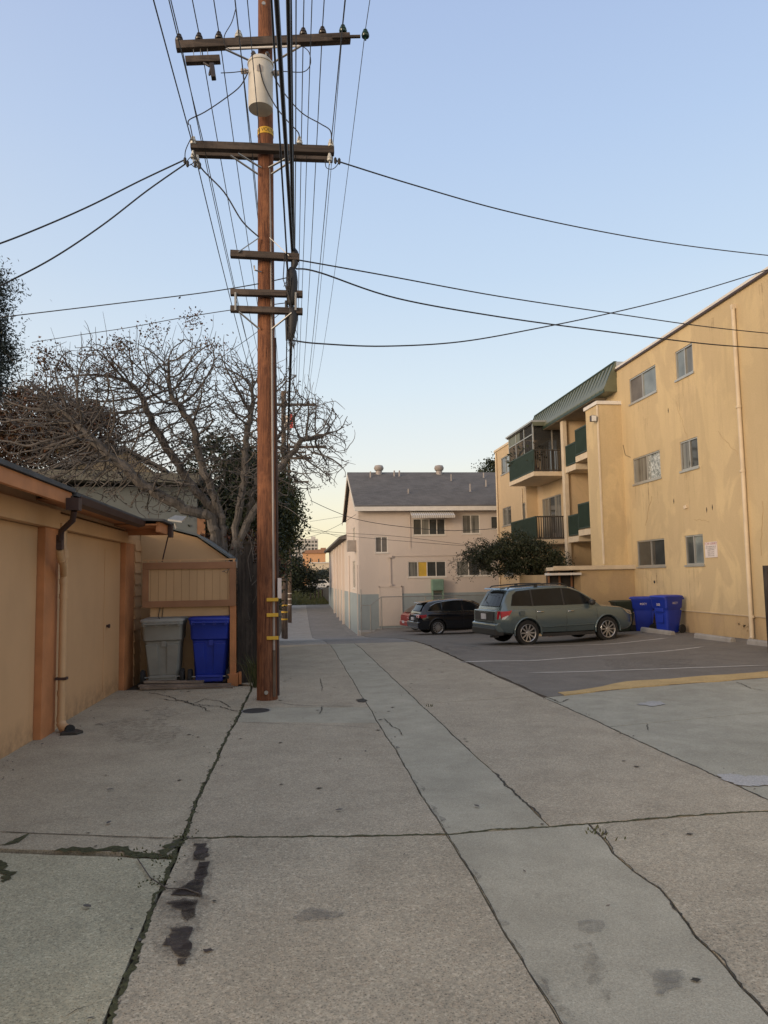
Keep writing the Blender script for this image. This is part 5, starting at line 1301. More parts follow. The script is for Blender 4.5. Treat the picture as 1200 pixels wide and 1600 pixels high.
    for wx in (spec['rw'],spec['fw']):
        for s in (-1,1):
            yo=s*(hw(wx)-.015);yi=s*(hw(wx)-.015-tw)
            w=sub('wheel',(wx,yo,Rw),t)
            b=MB();o=lambda d:yo-s*d
            b.lathe((wx,0,Rw),[(Rw*.66,o(.012)),(Rw*.72,o(0)),(Rw*.93,o(.0)),(Rw*.99,o(.025)),(Rw,o(.05)),(Rw,o(tw-.05)),(Rw*.99,o(tw-.02)),(Rw*.7,o(tw)),(Rw*.66,o(tw-.01))],'y',40,caps=False);b.lathe((wx,0,Rw),[(Rw*.64,o(.075)),(Rw*.64,o(.09))],'y',24);b.build('tyre',M['rubber'],w,smooth=30)
            b=MB();b.lathe((wx,0,Rw),[(Rw*.70,o(.006)),(Rw*.68,o(-.002)),(Rw*.64,o(.006)),(Rw*.63,o(.05)),(Rw*.63,o(.07))],'y',40,caps=False)
            ns=spec['spokes']
            for q in range(ns):
                a=2*PI*q/ns
                for da in ((-.11,.11) if spec['twin'] else (0,)):
                    c1=Vector((wx+math.cos(a+da*.6)*Rw*.13,o(.03),Rw+math.sin(a+da*.6)*Rw*.13));c2=Vector((wx+math.cos(a+da)*Rw*.66,o(.016),Rw+math.sin(a+da)*Rw*.66))
                    b.beam(c1,c2,.030 if spec['twin'] else .034,.02,(0,1,0))
            b.lathe((wx,0,Rw),[(Rw*.0001,o(.012)),(Rw*.13,o(.014)),(Rw*.17,o(.03)),(Rw*.17,o(.06))],'y',16)
            b.build('rim',M['rim'],w,smooth=30)
            b=MB();b.lathe((wx,0,Rw),[(Rw*.60,o(.10)),(Rw*.60,o(.108)),(.001,o(.108))],'y',24);b.build('brake_shadow',M['rubber'],w) if 0 else None
            # flared arch lip
            b=MB();P_=[]
            for q in range(19):
                a=math.radians(-8+196*q/18);P_.append((wx+math.cos(a)*(Rw+.07),s*(hw(wx+math.cos(a)*(Rw+.07))*.985),Rw+math.sin(a)*(Rw+.07)))
            b.tube(P_,.026,8);b.build('wheel_arch',paint if spec.get('arch_paint') else M['carplastic'],t,smooth=60)
    # seams
    b=MB()
    for sgn in (-1,1):
        for (x,z0,z1) in spec['seams']:
            P_=[]
            for q in range(7):
                z=z0+(z1-z0)*q/6;hgt=top(x)-bot(x);f_=(z-bot(x))/hgt
                w_=hw(x)*itp([(0,.93),(.25,.975),(.5,1.0),(.72,.992),(.88,.965),(1,.93)],f_)
                P_.append((x,sgn*(w_-.0),z))
            b.tube(P_,.005,4)
    b.build('door_seam',M['rubber'],t)
    for (x,z) in spec['handles']:
        for s in (-1,1):
            b=MB();f_=(z-bot(x))/(top(x)-bot(x));w_=hw(x)*itp([(0,.93),(.25,.975),(.5,1.0),(.72,.992),(.88,.965),(1,.93)],f_)
            b.tube([(x-.10,s*(w_+.0),z),(x-.08,s*(w_+.03),z),(x+.08,s*(w_+.03),z),(x+.10,s*w_,z)],.013,8);b.build('door_handle',M['chrome'] if spec.get('chrome_handles') else paint,t,smooth=50)
    for s in (-1,1):     # mirrors
        mx,mz=spec['mirror'];b=MB();yy=s*(hw(mx)*.93)
        b.lathe((mx,yy,mz),[(.02,0),(.07,s*.03),(.085,s*.10),(.07,s*.18),(.02,s*.2)],'y',12);b.build('mirror',M['carplastic'] if not spec.get('mirror_paint') else paint,t,smooth=60)
    return t,hw,top,bot,gy
def ptch(t,nm_,pts,mat,th=.02,nrm=None,par=None):
    pts=[Vector(p) for p in pts]
    n=nrm or (pts[1]-pts[0]).cross(pts[2]-pts[0]).normalized()
    n=Vector(n);b=MB();k_=len(pts);b.add([p+n*th*.5 for p in pts]+[p-n*th for p in pts],[tuple(range(k_)),tuple(range(2*k_-1,k_-1,-1))]+[(i,i+k_,(i+1)%k_+k_,(i+1)%k_) for i in range(k_)])
    return b.build(nm_,mat,par or t,bev=.004)
suv_spec=dict(L=4.56,W=1.80,R=.355,rw=-1.37,fw=1.27,tumble=.30,
 hw=[(-2.28,.74),(-2.2,.82),(-2.0,.875),(-1.3,.895),(0,.895),(1.3,.893),(1.8,.875),(2.08,.82),(2.2,.74),(2.28,.64)],
 top=[(-2.28,.86),(-2.2,.99),(-1.8,1.035),(0,1.03),(.95,1.05),(1.35,1.03),(1.8,.98),(2.08,.90),(2.2,.80),(2.28,.66)],
 bot=[(-2.28,.44),(-2.15,.36),(-1.9,.32),(0,.29),(1.8,.30),(2.15,.34),(2.28,.42)],
 gh=[(-2.17,1.02),(-2.08,1.20),(-1.93,1.45),(-1.82,1.56),(-1.6,1.60),(-.8,1.645),(-.1,1.645),(.12,1.62),(.42,1.525),(.74,1.345),(1.02,1.13),(1.14,1.03)],
 side_glass=[[(-1.84,1.12),(-1.18,1.10),(-1.18,1.55),(-1.60,1.52),(-1.74,1.42)],[(-1.12,1.10),(-.16,1.09),(-.16,1.575),(-1.12,1.555)],[(-.10,1.09),(.92,1.10),(.72,1.27),(.42,1.45),(.12,1.555),(-.10,1.57)]],
 rear_glass=((-2.13,1.10,.66),(-1.895,1.50,.55)),wind=((1.0,1.15,.70),(.33,1.565,.56)),
 pillars=[[(-1.175,1.095),(-1.125,1.095),(-1.125,1.56),(-1.175,1.555)],[(-.155,1.085),(-.105,1.085),(-.105,1.575),(-.155,1.58)]],spokes=10,twin=False,seams=[(-1.10,.45,.99),(-.11,.33,.98),(.92,.40,.97)],handles=[(-.95,.93),(.05,.915)],chrome_handles=True,mirror=(.72,1.14),arch_paint=True)
suv,hw,top,bot,gy=car('parked_suv','green grey SUV with roof rails parked facing the blue bins','suv',None,M['suv'],suv_spec)
for s in (-1,1):
    b=MB();b.tube([(-1.85,s*.60,1.58),(-1.75,s*.61,1.655),(-.9,s*.62,1.705),(-.1,s*.61,1.70),(.12,s*.59,1.62)],.018,8);b.box(-.98,-.88,s*.6-.02,s*.6+.02,1.62,1.70);b.build('roof_rail',M['carplastic'],suv,smooth=50)
    y=s
    ptch(suv,'tail_light',[(-2.02,s*.905,.98),(-1.88,s*.915,1.00),(-1.98,s*.92,.86),(-2.12,s*.90,.77),(-2.20,s*.865,.78),(-2.21,s*.86,.98)],M['taillight'],.03,(0,s,0))
    ptch(suv,'tail_light_rear',[(-2.27,s*.60,.98),(-2.22,s*.80,.98),(-2.262,s*.78,.76),(-2.29,s*.62,.80)],M['taillight'],.03,(-1,0,0))
    ptch(suv,'tail_light_lens',[(-2.03,s*.926,.87),(-2.0,s*.928,.86),(-2.12,s*.912,.76),(-2.19,s*.885,.75),(-2.19,s*.886,.80)],M['lens'],.02,(0,s,0))
    ptch(suv,'headlight',[(1.84,s*.848,.92),(2.12,s*.785,.86),(2.22,s*.715,.73),(2.0,s*.825,.78)],M['headlight'],.03,(.35,s*.93,0))
    b=MB();b.tube([(-.92,s*.905,.50),(.85,s*.905,.53)],.014,6);b.build('side_moulding',M['chrome'] if 0 else M['suv'],suv,smooth=50)
    b=MB();b.box(-.9,.8,s*.80,s*.885,.235,.32);b.build('sill',M['carplastic'],suv)
b=MB();b.prism([(-2.34,.46),(-2.36,.62),(-2.28,.66),(-2.05,.66),(-2.05,.40),(-2.26,.40)],(-.80,.80),'y');b.build('rear_bumper',M['suv'],suv,bev=.03)
b=MB();b.box(-2.37,-2.1,-.79,.79,.31,.50);b.build('bumper_lower',M['carplastic'],suv,bev=.02)
b=MB();b.prism([(-2.05,1.02),(-2.30,.99),(-2.315,.66),(-2.05,.64)],(-.74,.74),'y');b.build('tailgate',M['suv'],suv,bev=.02)
b=MB();b.prism([(-2.305,.965),(-2.322,.965),(-2.335,.70),(-2.315,.70)],(-.62,.62),'y');b.build('tailgate_panel',M['carplastic'],suv)
b=MB();b.box(-2.35,-2.335,-.16,.16,.74,.90);b.build('licence_plate',M['plate'],suv)
b=MB();b.box(-2.34,-2.32,-.30,.30,.93,.955);b.build('badge_bar',M['chrome'],suv)
b=MB();b.prism([(-1.88,1.585),(-2.06,1.575),(-2.02,1.61),(-1.82,1.615)],(-.52,.52),'y');b.build('rear_spoiler',M['suv'],suv,bev=.008)
b=MB();b.box(-1.62,-1.46,-.912,-.900,.84,.98);b.build('fuel_flap',M['suv'],suv,bev=.005)
b=MB();b.tube([(-2.1,-.45,.27),(-2.38,-.45,.27)],.03,8);b.build('exhaust',M['chrome'],suv)
r_=gnd(817,1008);f_=gnd(950,1000)
d_=Vector((f_.x-r_.x,f_.y-r_.y,0));hd=math.atan2(d_.y,d_.x)
# right-side wheels touch the two picked ground points; centre lies 0.9 m to the left of them
mid=Vector(((r_.x+f_.x)/2,(r_.y+f_.y)/2,0));left=Vector((-math.sin(hd),math.cos(hd),0))
cen=mid+left*.88+Vector((math.cos(hd),math.sin(hd),0))*.05
def drop_car(t,cen,hd,spec,sc=1.0):
    q=[]
    for x in (spec['rw']*sc,spec['fw']*sc):
        p=cen+Vector((math.cos(hd),math.sin(hd),0))*x;q.append(zg(p.x,p.y)+.012)
    slope=math.atan2(q[1]-q[0],(spec['fw']-spec['rw'])*sc)
    t.rotation_euler=(0,-slope,hd);t.location=(cen.x,cen.y,(q[0]*spec['fw']-q[1]*spec['rw'])/(spec['fw']-spec['rw']))
    t.scale=(sc,1.0,1.0) if sc<1.001 else (sc,1.03,1.045)
cen=cen+Vector((math.cos(hd),math.sin(hd),0))*.10
drop_car(suv,cen,hd,suv_spec,1.02)
print('SUV',cen,math.degrees(hd))
bk=dict(L=4.65,W=1.89,R=.36,rw=-1.42,fw=1.45,tumble=.38,
 hw=[(-2.32,.72),(-2.2,.84),(-1.9,.92),(-1.2,.945),(0,.94),(1.3,.94),(1.8,.90),(2.15,.80),(2.32,.62)],
 top=[(-2.32,.92),(-2.22,1.02),(-1.9,1.06),(0,1.02),(1.0,.98),(1.5,.94),(1.9,.88),(2.2,.78),(2.32,.62)],
 bot=[(-2.32,.42),(-2.15,.30),(-1.9,.25),(0,.22),(1.8,.22),(2.15,.26),(2.32,.34)],
 gh=[(-2.2,1.04),(-2.08,1.25),(-1.95,1.42),(-1.75,1.52),(-1.3,1.59),(-.6,1.63),(0,1.61),(.4,1.53),(.8,1.36),(1.15,1.14),(1.35,.99)],
 side_glass=[[(-1.88,1.12),(-1.18,1.10),(-1.18,1.49),(-1.45,1.45),(-1.7,1.32)],[(-1.14,1.10),(-.16,1.07),(-.16,1.555),(-.6,1.56),(-1.14,1.50)],[(-.11,1.07),(.95,1.04),(.75,1.22),(.45,1.40),(.15,1.51),(-.11,1.55)]],
 chrome=[(-1.2,1.095),(-1.93,1.115),(-1.73,1.34),(-1.45,1.475),(-1.0,1.545),(-.5,1.585),(0,1.55),(.35,1.465),(.75,1.24),(1.0,1.05),(.2,1.065),(-.6,1.08),(-1.2,1.095)],
 rear_glass=((-2.19,1.13,.66),(-1.98,1.42,.56)),wind=((1.22,1.12,.72),(.5,1.51,.56)),
 spokes=14,twin=False,seams=[(-1.15,.45,1.0),(-.13,.33,.98),(.98,.40,.95)],handles=[(-.98,.98),(.05,.96)],chrome_handles=False,mirror=(.82,1.10),mirror_paint=True,arch_paint=True)
bc,hw,top,bot,gy=car('parked_wagon','glossy black crossover with chrome window line parked behind the green grey SUV','car',None,M['blackcar'],bk)
for s in (-1,1):
    ptch(bc,'tail_light',[(-1.98,s*.945,.98),(-1.98,s*.945,.86),(-2.22,s*.88,.80),(-2.26,s*.87,.96)],M['taillight'],.03,(0,s,0))
    ptch(bc,'tail_light_rear',[(-2.30,s*.50,.97),(-2.26,s*.80,.97),(-2.30,s*.78,.82),(-2.33,s*.52,.86)],M['taillight'],.03,(-1,0,0))
b=MB();b.prism([(-2.37,.40),(-2.39,.60),(-2.28,.66),(-2.05,.66),(-2.05,.28),(-2.28,.28)],(-.84,.84),'y');b.build('rear_bumper',M['blackcar'],bc,bev=.03)
b=MB();b.box(-2.40,-2.37,-.7,.7,.34,.37);b.build('bumper_trim',M['chrome'],bc)
b=MB();b.box(-2.38,-2.33,-.17,.17,.70,.84);b.build('licence_plate',M['plate'],bc)
b=MB();b.prism([(-1.80,1.50),(-2.10,1.48),(-2.06,1.52),(-1.75,1.55)],(-.54,.54),'y');b.build('rear_spoiler',M['blackcar'],bc,bev=.008)
r_=gnd(681,992);hd=math.radians(9);left=Vector((-math.sin(hd),math.cos(hd),0));fw_=Vector((math.cos(hd),math.sin(hd),0))
cen=Vector((r_.x,r_.y,0))+left*.93+fw_*1.55;drop_car(bc,cen,hd,bk,1.0)
rc_s=dict(bk);rc_s.update(chrome=None,L=4.3,top=[(-2.15,.86),(-2.05,.95),(-1.7,1.0),(0,.97),(1.0,.93),(1.9,.80),(2.15,.6)],hw=[(-2.15,.70),(-2.0,.82),(-1.6,.88),(0,.89),(1.6,.87),(2.0,.8),(2.15,.6)],
 bot=[(-2.15,.40),(-1.9,.24),(0,.2),(1.9,.22),(2.15,.3)],gh=[(-2.0,.97),(-1.7,1.2),(-1.4,1.36),(-1.0,1.42),(-.3,1.45),(.2,1.40),(.7,1.2),(1.2,.93)],rw=-1.3,fw=1.3,R=.31,
 side_glass=[[(-1.5,1.03),(-.2,1.01),(-.2,1.36),(-.9,1.36),(-1.3,1.25)],[(-.15,1.01),(.85,.97),(.5,1.2),(.15,1.34),(-.15,1.37)]],rear_glass=((-1.97,1.02,.62),(-1.5,1.33,.5)),wind=((1.1,1.0,.7),(.35,1.36,.52)),seams=[(-.18,.3,.95)],handles=[(0,.9)],mirror=(.75,1.0))
rc,hw,top,bot,gy=car('parked_hatchback','red small car mostly hidden behind the black crossover','car',None,M['redcar'],rc_s)
for s in (-1,1):
    ptch(rc,'tail_light',[(-2.10,s*.55,.86),(-2.06,s*.78,.86),(-2.10,s*.76,.70),(-2.16,s*.56,.72)],M['taillight'],.03,(-1,0,0))
    ptch(rc,'lamp_lens',[(-2.13,s*.60,.79),(-2.10,s*.74,.79),(-2.12,s*.73,.73),(-2.15,s*.62,.74)],M['lens'],.04,(-1,0,0))
b=MB();b.box(-2.22,-2.12,-.7,.7,.32,.56);b.build('rear_bumper',M['redcar'],rc,bev=.03)
b=MB();b.box(-2.24,-2.22,-.17,.17,.45,.58);b.build('licence_plate',M['plate'],rc)
r_=gnd(634,988);hd=math.radians(9);fw_=Vector((math.cos(hd),math.sin(hd),0));left=Vector((-math.sin(hd),math.cos(hd),0))
cen=Vector((r_.x,r_.y,0))+left*.8+fw_*2.35;drop_car(rc,cen,hd,rc_s,1.0)
# ================================================================ VEGETATION
def leaf_mesh(name,centers,size,mat,parent=None,seed=0,aspect=.5,up=0.0,group=None):
    rg=np.random.default_rng(seed);n=len(centers);c=np.array(centers)
    a=rg.normal(size=(n,3));a[:,2]*=(1-up);a/=np.linalg.norm(a,axis=1)[:,None]
    t=rg.normal(size=(n,3));b_=np.cross(a,t);b_/=np.linalg.norm(b_,axis=1)[:,None]
    s=size*rg.uniform(.6,1.4,size=(n,1))
    off=np.array(offs(parent))
    V=np.stack([c-a*s*.5,c+b_*s*aspect*.5,c+a*s*.5,c-b_*s*aspect*.5],1).reshape(-1,3)-off
    me=bpy.data.meshes.new(name);me.vertices.add(len(V));me.vertices.foreach_set('co',V.astype(np.float32).ravel())
    me.loops.add(4*n);me.loops.foreach_set('vertex_index',np.arange(4*n,dtype=np.int32))
    me.polygons.add(n);me.polygons.foreach_set('loop_start',np.arange(0,4*n,4,dtype=np.int32));me.polygons.foreach_set('loop_total',np.full(n,4,dtype=np.int32))
    me.update(calc_edges=True);me.materials.append(mat)
    o=bpy.data.objects.new(name,me);col.objects.link(o);o.parent=parent;return o
def clumps(rg,ell,n,per=40,spread=.3,shell=.5):
    """leaf centres in clumps near the surface of ellipsoids ell = [(c,r)]"""
    out=[];w=np.array([e[1][0]*e[1][1]*e[1][2] for e in ell]);w=w**(2/3);w/=w.sum()
    for q in range(n):
        c,r=ell[rg.choice(len(ell),p=w)]
        d=rg.normal(size=3);d/=np.linalg.norm(d);rad=shell+(1-shell)*rg.random()**.5
        if rg.random()<.12: rad*=1.12
        p=np.array(c)+d*np.array(r)*rad
        m=int(per*rg.uniform(.4,1.6));sp=spread*rg.uniform(.5,1.3)
        out.append(p+rg.normal(size=(m,3))*sp*np.array([1,1,.7]))
    return np.concatenate(out)
def colonise(trunk,ell,npts,step=.16,infl=1.6,kill=.26,seed=1,maxit=90,grav=0):
    rg=np.random.default_rng(seed);A=[]
    w=np.array([e[1][0]*e[1][1]*e[1][2] for e in ell]);w/=w.sum()
    while len(A)<npts:
        c,r=ell[rg.choice(len(ell),p=w)];d=rg.uniform(-1,1,3)
        if (d**2).sum()<1: A.append(np.array(c)+d*np.array(r))
    A=np.array(A);nodes=[];par=[]
    for path in trunk:
        prev=-1 if path[0] is None else path[0]
        for p in path[1:]:
            p=np.array(p,float)
            if prev>=0:
                q=nodes[prev];n=max(1,int(np.linalg.norm(p-q)/step))
                for i in range(1,n+1):
                    pp=q+(p-q)*i/n+rg.normal(size=3)*.018;nodes.append(pp);par.append(prev);prev=len(nodes)-1
            else: nodes.append(p);par.append(-1);prev=0
    N_=np.array(nodes);near=np.full(len(A),-1);dist=np.full(len(A),1e9)
    def upd(i0):
        nonlocal near,dist
        for s in range(i0,len(N_),400):
            B=N_[s:s+400];d=np.linalg.norm(A[:,None]-B[None],axis=2);m=d.argmin(1);dm=d[np.arange(len(A)),m]
            z=dm<dist;dist[z]=dm[z];near[z]=m[z]+s
    upd(0)
    for it in range(maxit):
        act=dist<infl
        if not act.any(): 
            act=dist<infl*3
            if not act.any(): break
        idx=near[act];dirs=A[act]-N_[idx];dirs/=np.linalg.norm(dirs,axis=1)[:,None]+1e-9
        u,inv=np.unique(idx,return_inverse=True);S=np.zeros((len(u),3));np.add.at(S,inv,dirs)
        S+=rg.normal(size=S.shape)*.35;S/=np.linalg.norm(S,axis=1)[:,None]+1e-9;S[:,2]+=grav
        new=N_[u]+S*step;i0=len(N_);N_=np.concatenate([N_,new]);par+=list(u)
        upd(i0);keep=dist>kill;A=A[keep];dist=dist[keep];near=near[keep]
        if len(A)==0:break
    return N_,np.array(par)
def tree_mesh(N_,par,r_tip=.006,expo=2.3,rmax=.3,name='branches',mat=None,parent=None,extra=False):
    n=len(N_);kids=[[] for _ in range(n)];rad=np.zeros(n)
    for i,p in enumerate(par):
        if p>=0:kids[p].append(i)
    for i in range(n-1,-1,-1):
        rad[i]=r_tip if not kids[i] else (sum(rad[k_]**expo for k_ in kids[i]))**(1/expo)
    rad=np.minimum(rad*1.0,rmax)
    b=MB();thick=MB();done=set()
    # chains
    starts=[(i,None) for i in range(n) if par[i]<0]
    tips=[]
    while starts:
        i,pr=starts.pop();ch=[] if pr is None else [pr];ch.append(i)
        while kids[i]:
            ks=sorted(kids[i],key=lambda q:-rad[q])
            for q in ks[1:]: starts.append((q,i))
            i=ks[0];ch.append(i)
        tips.append(i)
        if len(ch)<2: continue
        pts=[Vector(N_[q]) for q in ch];rs=[float(min(rad[q],rad[ch[1]] if j==0 else 9)) for j,q in enumerate(ch)]
        big=rs[0]
        (thick if big>.05 else b).tube(pts,rs,9 if big>.05 else (5 if big>.015 else 3),caps=False)
    if extra:
        rg=np.random.default_rng(9);tt=[q for q in tips if N_[q][2]>5.6]
        for q in rg.integers(len(N_)//6,len(N_),900):
            p=Vector(N_[q]);L_=rg.uniform(.25,.8);d=Vector(rg.normal(size=3)).normalized();d.z-=.35 if p.z<4.6 else -.2;bend=Vector(rg.normal(size=3))*.35;P_=[p]
            for i in range(5): d=(d+bend*.35+Vector(rg.normal(size=3))*.18).normalized();p=p+d*L_/5;P_.append(p)
            b.tube(P_,[.010,.009,.008,.007,.006,.004],3,caps=False)
        for q in rg.choice(tt,min(70,len(tt)),replace=False):
            h=rg.uniform(.15,.75);p=Vector(N_[q]);b.tube([p,p+Vector((rg.normal()*.05,rg.normal()*.05,h*.5)),p+Vector((rg.normal()*.09,rg.normal()*.09,h))],[.006,.005,.003],3)
    o1=thick.build('trunk',mat or M['bark'],parent,smooth=True,recalc=False)
    o2=b.build(name,M['twig'],parent,smooth=True,recalc=False)
    return tips,rad,o1,o2
# --- big bare tree
bt=thing('bare_tree','large leafless tree with tangled grey branches rising behind the shed','tree',(-1.35,15.6,-.4))
ell=[((-3.6,15.8,5.2),(1.9,1.6,1.55)),((-5.0,16,4.9),(1.2,1.3,1.3)),((-2.0,16.0,5.5),(1.3,1.4,1.4)),((-.6,16.0,5.0),(1.15,1.3,1.35)),((.35,16.2,4.6),(.95,1.1,1.15)),((-2.6,15.4,3.7),(1.6,1.0,.75)),((-1.0,15.8,3.6),(1.1,1.0,.8)),((-4.2,15.2,3.8),(1.1,.8,.55))]
tr_=[(None,(-1.40,15.6,-.5),(-1.42,15.6,.6),(-1.36,15.6,1.9),(-1.34,15.6,2.5)),]
N0,p0=colonise(tr_,ell,0,step=.16) if 0 else (None,None)
def idx_path(paths,step=.16):
    return paths
# limbs continue from the trunk end; node index found after laying the trunk
def lay(trunk_first,limbs,step=.16):
    n=0;prev=None;cnt=1
    for a,b_ in zip(trunk_first,trunk_first[1:]): cnt+=max(1,int(math.dist(a,b_)/step))
    out=[(None,)+tuple(trunk_first)]
    for l in limbs:out.append((cnt-1,)+tuple(l))
    return out
T=[(-1.40,15.6,-.5),(-1.42,15.6,.6),(-1.36,15.6,1.9),(-1.34,15.6,2.35)]
Lm=[[(-1.7,15.5,2.85),(-2.35,15.3,3.15),(-3.0,15.2,3.5),(-3.6,15.2,4.1),(-4.3,15.4,4.75)],
    [(-1.55,15.6,3.1),(-1.9,15.7,3.9),(-2.1,15.8,4.8),(-2.6,15.8,5.6)],
    [(-1.2,15.6,2.9),(-1.05,15.7,3.8),(-1.0,15.8,4.8),(-.9,15.9,5.4)],
    [(-1.05,15.6,2.7),(-.7,15.7,3.3),(-.3,15.8,4.0),(.15,16,4.6),(.5,16.1,4.7)],
    [(-1.6,15.9,3.0),(-2.4,16.4,3.9),(-3.0,16.5,4.9),(-3.4,16.4,5.8)],
    [(-1.0,16.0,2.9),(-.8,16.5,4.0),(-.3,16.6,4.9)]]
N_,par=colonise(lay(T,Lm),ell,17500,step=.11,infl=.9,kill=.13,seed=4,maxit=90)
tips,rad,_,_=tree_mesh(N_,par,r_tip=.0072,expo=2.5,rmax=.2,parent=bt,extra=True)
rg=np.random.default_rng(3)
tp_=N_[np.array(tips)];sel=tp_[rg.random(len(tp_))<.35]
leaf_mesh('seed_pods',np.concatenate([sel+rg.normal(size=sel.shape)*.03 for _ in range(3)]),.034,M['pods'],bt,2,.8)
c_=np.concatenate([np.array(aY(x,y,15.3))+np.random.default_rng(x).normal(size=(n_,3))*np.array([s_,s_,s_*.9]) for x,y,n_,s_ in ((70,560,350,.16),(95,575,200,.12),(190,545,260,.16),(165,570,260,.2),(300,500,160,.15),(240,520,160,.15),(330,545,120,.2))])
leaf_mesh('dry_leaf_clusters',c_,.055,M['leaf_red'],bt,5,.6)
def leafy(name,label,cat,base,trunk,ell,nleaf,size,mat,seed=1,per=40,spread=.28,shell=.45,npts=500,group=None,step=.3,asp=.55,rmax=.16):
    t=thing(name,label,cat,base,group)
    N_,par=colonise([(None,)+tuple(trunk)],ell,npts,step=step,infl=3,kill=.5,seed=seed,maxit=40)
    tree_mesh(N_,par,r_tip=.01,expo=2.3,rmax=rmax,parent=t)
    rg=np.random.default_rng(seed);c=clumps(rg,ell,nleaf//per,per,spread,shell)
    leaf_mesh('foliage',c,size,mat,t,seed,asp);return t
# ivy-clad hedge wall of foliage left of the alley
leafy('ivy_tree','tall dense ivy covered evergreen filling the left side of the alley','tree',(-1.4,27,-.8),[(-1.4,27,-.9),(-1.4,27,2),(-1.3,27,4)],
  [((-1.25,24.5,4.2),(1.15,2.4,1.7)),((-1.7,27,3.0),(1.4,3.5,2.8)),((-.75,25,3.6),(.95,2,1.5)),((-1.5,26,1.3),(.85,4,1.5)),((-.65,28,4.2),(.8,2,1.2)),((-1.15,25,2.2),(.7,2,1.3))],60000,.11,M['leaf_ivy'],5,60,.20,.6)
leafy('evergreen_tree','dark evergreen crown behind the bare tree, left of the pole','tree',(-3.2,23,-.3),[(-2.4,21.5,-.3),(-2.3,21.5,3)],
  [((-2.2,21.5,3.9),(1.2,1.6,1.9)),((-1.2,21.5,3.0),(.9,1.6,2.2)),((-1.5,22,4.6),(.8,1,1.0))],22000,.10,M['leaf_dark'],6,50,.22,.5)
leafy('eucalyptus_tree','dark drooping eucalyptus cut by the left edge of the photo','tree',(-9.6,19,-.3),[(-9.6,19.5,-.3),(-9.4,19.5,4),(-9.2,19.5,7)],
  [((-8.9,19.5,9.3),(1.45,1.4,1.0)),((-8.6,19.5,7.7),(1.35,1.4,1.2)),((-9.2,19.5,6.7),(1.6,1.2,.9)),((-9.8,19.5,8.9),(1.4,1.4,1.6)),((-8.4,19.5,8.4),(.95,1,1.1)),((-8.3,19.5,7.2),(1.0,1,.9))],130000,.10,M['leaf_euc'],7,45,.22,.35,asp=.3)
leafy('bronze_leaf_tree','bronze leaved tree behind the low grey house','tree',(-9.4,27,-.3),[(-9.4,28.5,-.3),(-9.3,28.5,4),(-9.0,28.5,5.5)],
  [((-9.6,28.5,7.6),(2.2,1.5,1.4)),((-7.9,28.5,7.2),(1.4,1.3,1.2)),((-10.5,28.5,6.2),(1.6,1.3,1.2)),((-7.0,28.5,5.8),(1.2,1,.7))],36000,.12,M['leaf_red'],8,40,.28,.3)
leafy('flowering_shrub','burgundy and yellow leaved shrub over the shed roof by the fence','shrub',(-1.1,14.6,1.2),[(-1.0,16.0,.2),(-.95,16,1.7)],
  [((-1.15,15.9,2.25),(.65,.35,.42)),((-.75,15.9,1.85),(.45,.35,.55)),((-1.6,15.9,2.45),(.4,.3,.2))],7000,.055,M['leaf_burg'],9,30,.09,.4,npts=120,step=.12)
leafy('spreading_shrub_tree','low spreading dark leaved tree in front of the balconies behind the cars','tree',(9.6,29,-.6),[(9.7,29.4,-.7),(9.6,29.4,.8),(9.4,29.3,1.6)],
  [((9.5,29.3,2.25),(1.25,1.0,.85)),((8.3,29.2,2.3),(1.1,.9,.70)),((10.3,29.3,1.95),(.85,.8,.6)),((7.5,29.1,2.45),(.75,.6,.35)),((8.9,29.3,2.85),(.9,.7,.55))],24000,.085,M['leaf_shrub'],10,36,.15,.35,npts=500,step=.16)
# arching sprays of that tree
spr=[o for o in bpy.data.objects if o.name=='spreading_shrub_tree'][0]
rg=np.random.default_rng(21);b=MB();LC=[]
for q in range(22):
    a=rg.uniform(-.6,1.1);ln=rg.uniform(.7,1.35);p=np.array([rg.uniform(7.2,8.4),29.1+rg.uniform(-.5,.3),rg.uniform(1.8,2.8)]);P_=[]
    for i in range(9):
        s=i/8;d=np.array([-math.cos(a)*ln*s,rg.normal()*.02,math.sin(a)*ln*s-.55*ln*s*s]);P_.append(Vector(p+d))
        if i>1:LC+=[p+d+rg.normal(size=3)*.045 for _ in range(9)]
    b.tube(P_,[.012]*4+[.008]*3+[.005]*2,3)
b.build('arching_sprays',M['twig'],spr,recalc=False);leaf_mesh('spray_leaves',np.array(LC),.06,M['leaf_shrub'],spr,3)
leafy('street_tree','dark rounded tree at the far end of the alley on the left','tree',(-1.6,78,-1.4),[(-1.8,78,-1.5),(-1.8,78,1)],
  [((-1.2,78,2.4),(2.4,2.5,2.0)),((1.2,80,1.6),(1.5,2,1.5)),((-3.0,78,5),(2.4,2,2.5))],16000,.24,M['leaf_dark'],11,40,.4,.5,step=.5)
leafy('pale_tree','small pale green tree before the cream wall far down the alley','tree',(5.2,126,0),[(5.6,126,0),(5.6,126,1.5)],
  [((5.4,126,1.9),(2.4,1.5,1.2)),((8,126,1.7),(2,1.5,1.3))],5000,.3,M['leaf_euc'],12,30,.5,.4,step=.6)
leafy('rooftop_tree','dark round treetop just above the shingle roof beside the yellow building','tree',(16.2,60,-1),[(17.2,60,-1),(17.0,60,8)],
  [((16.6,60,10.0),(1.6,1.2,1.4)),((17.6,60,9.6),(1.4,1.2,1.4))],5000,.2,M['leaf_dark'],13,30,.3,.4,step=.5)
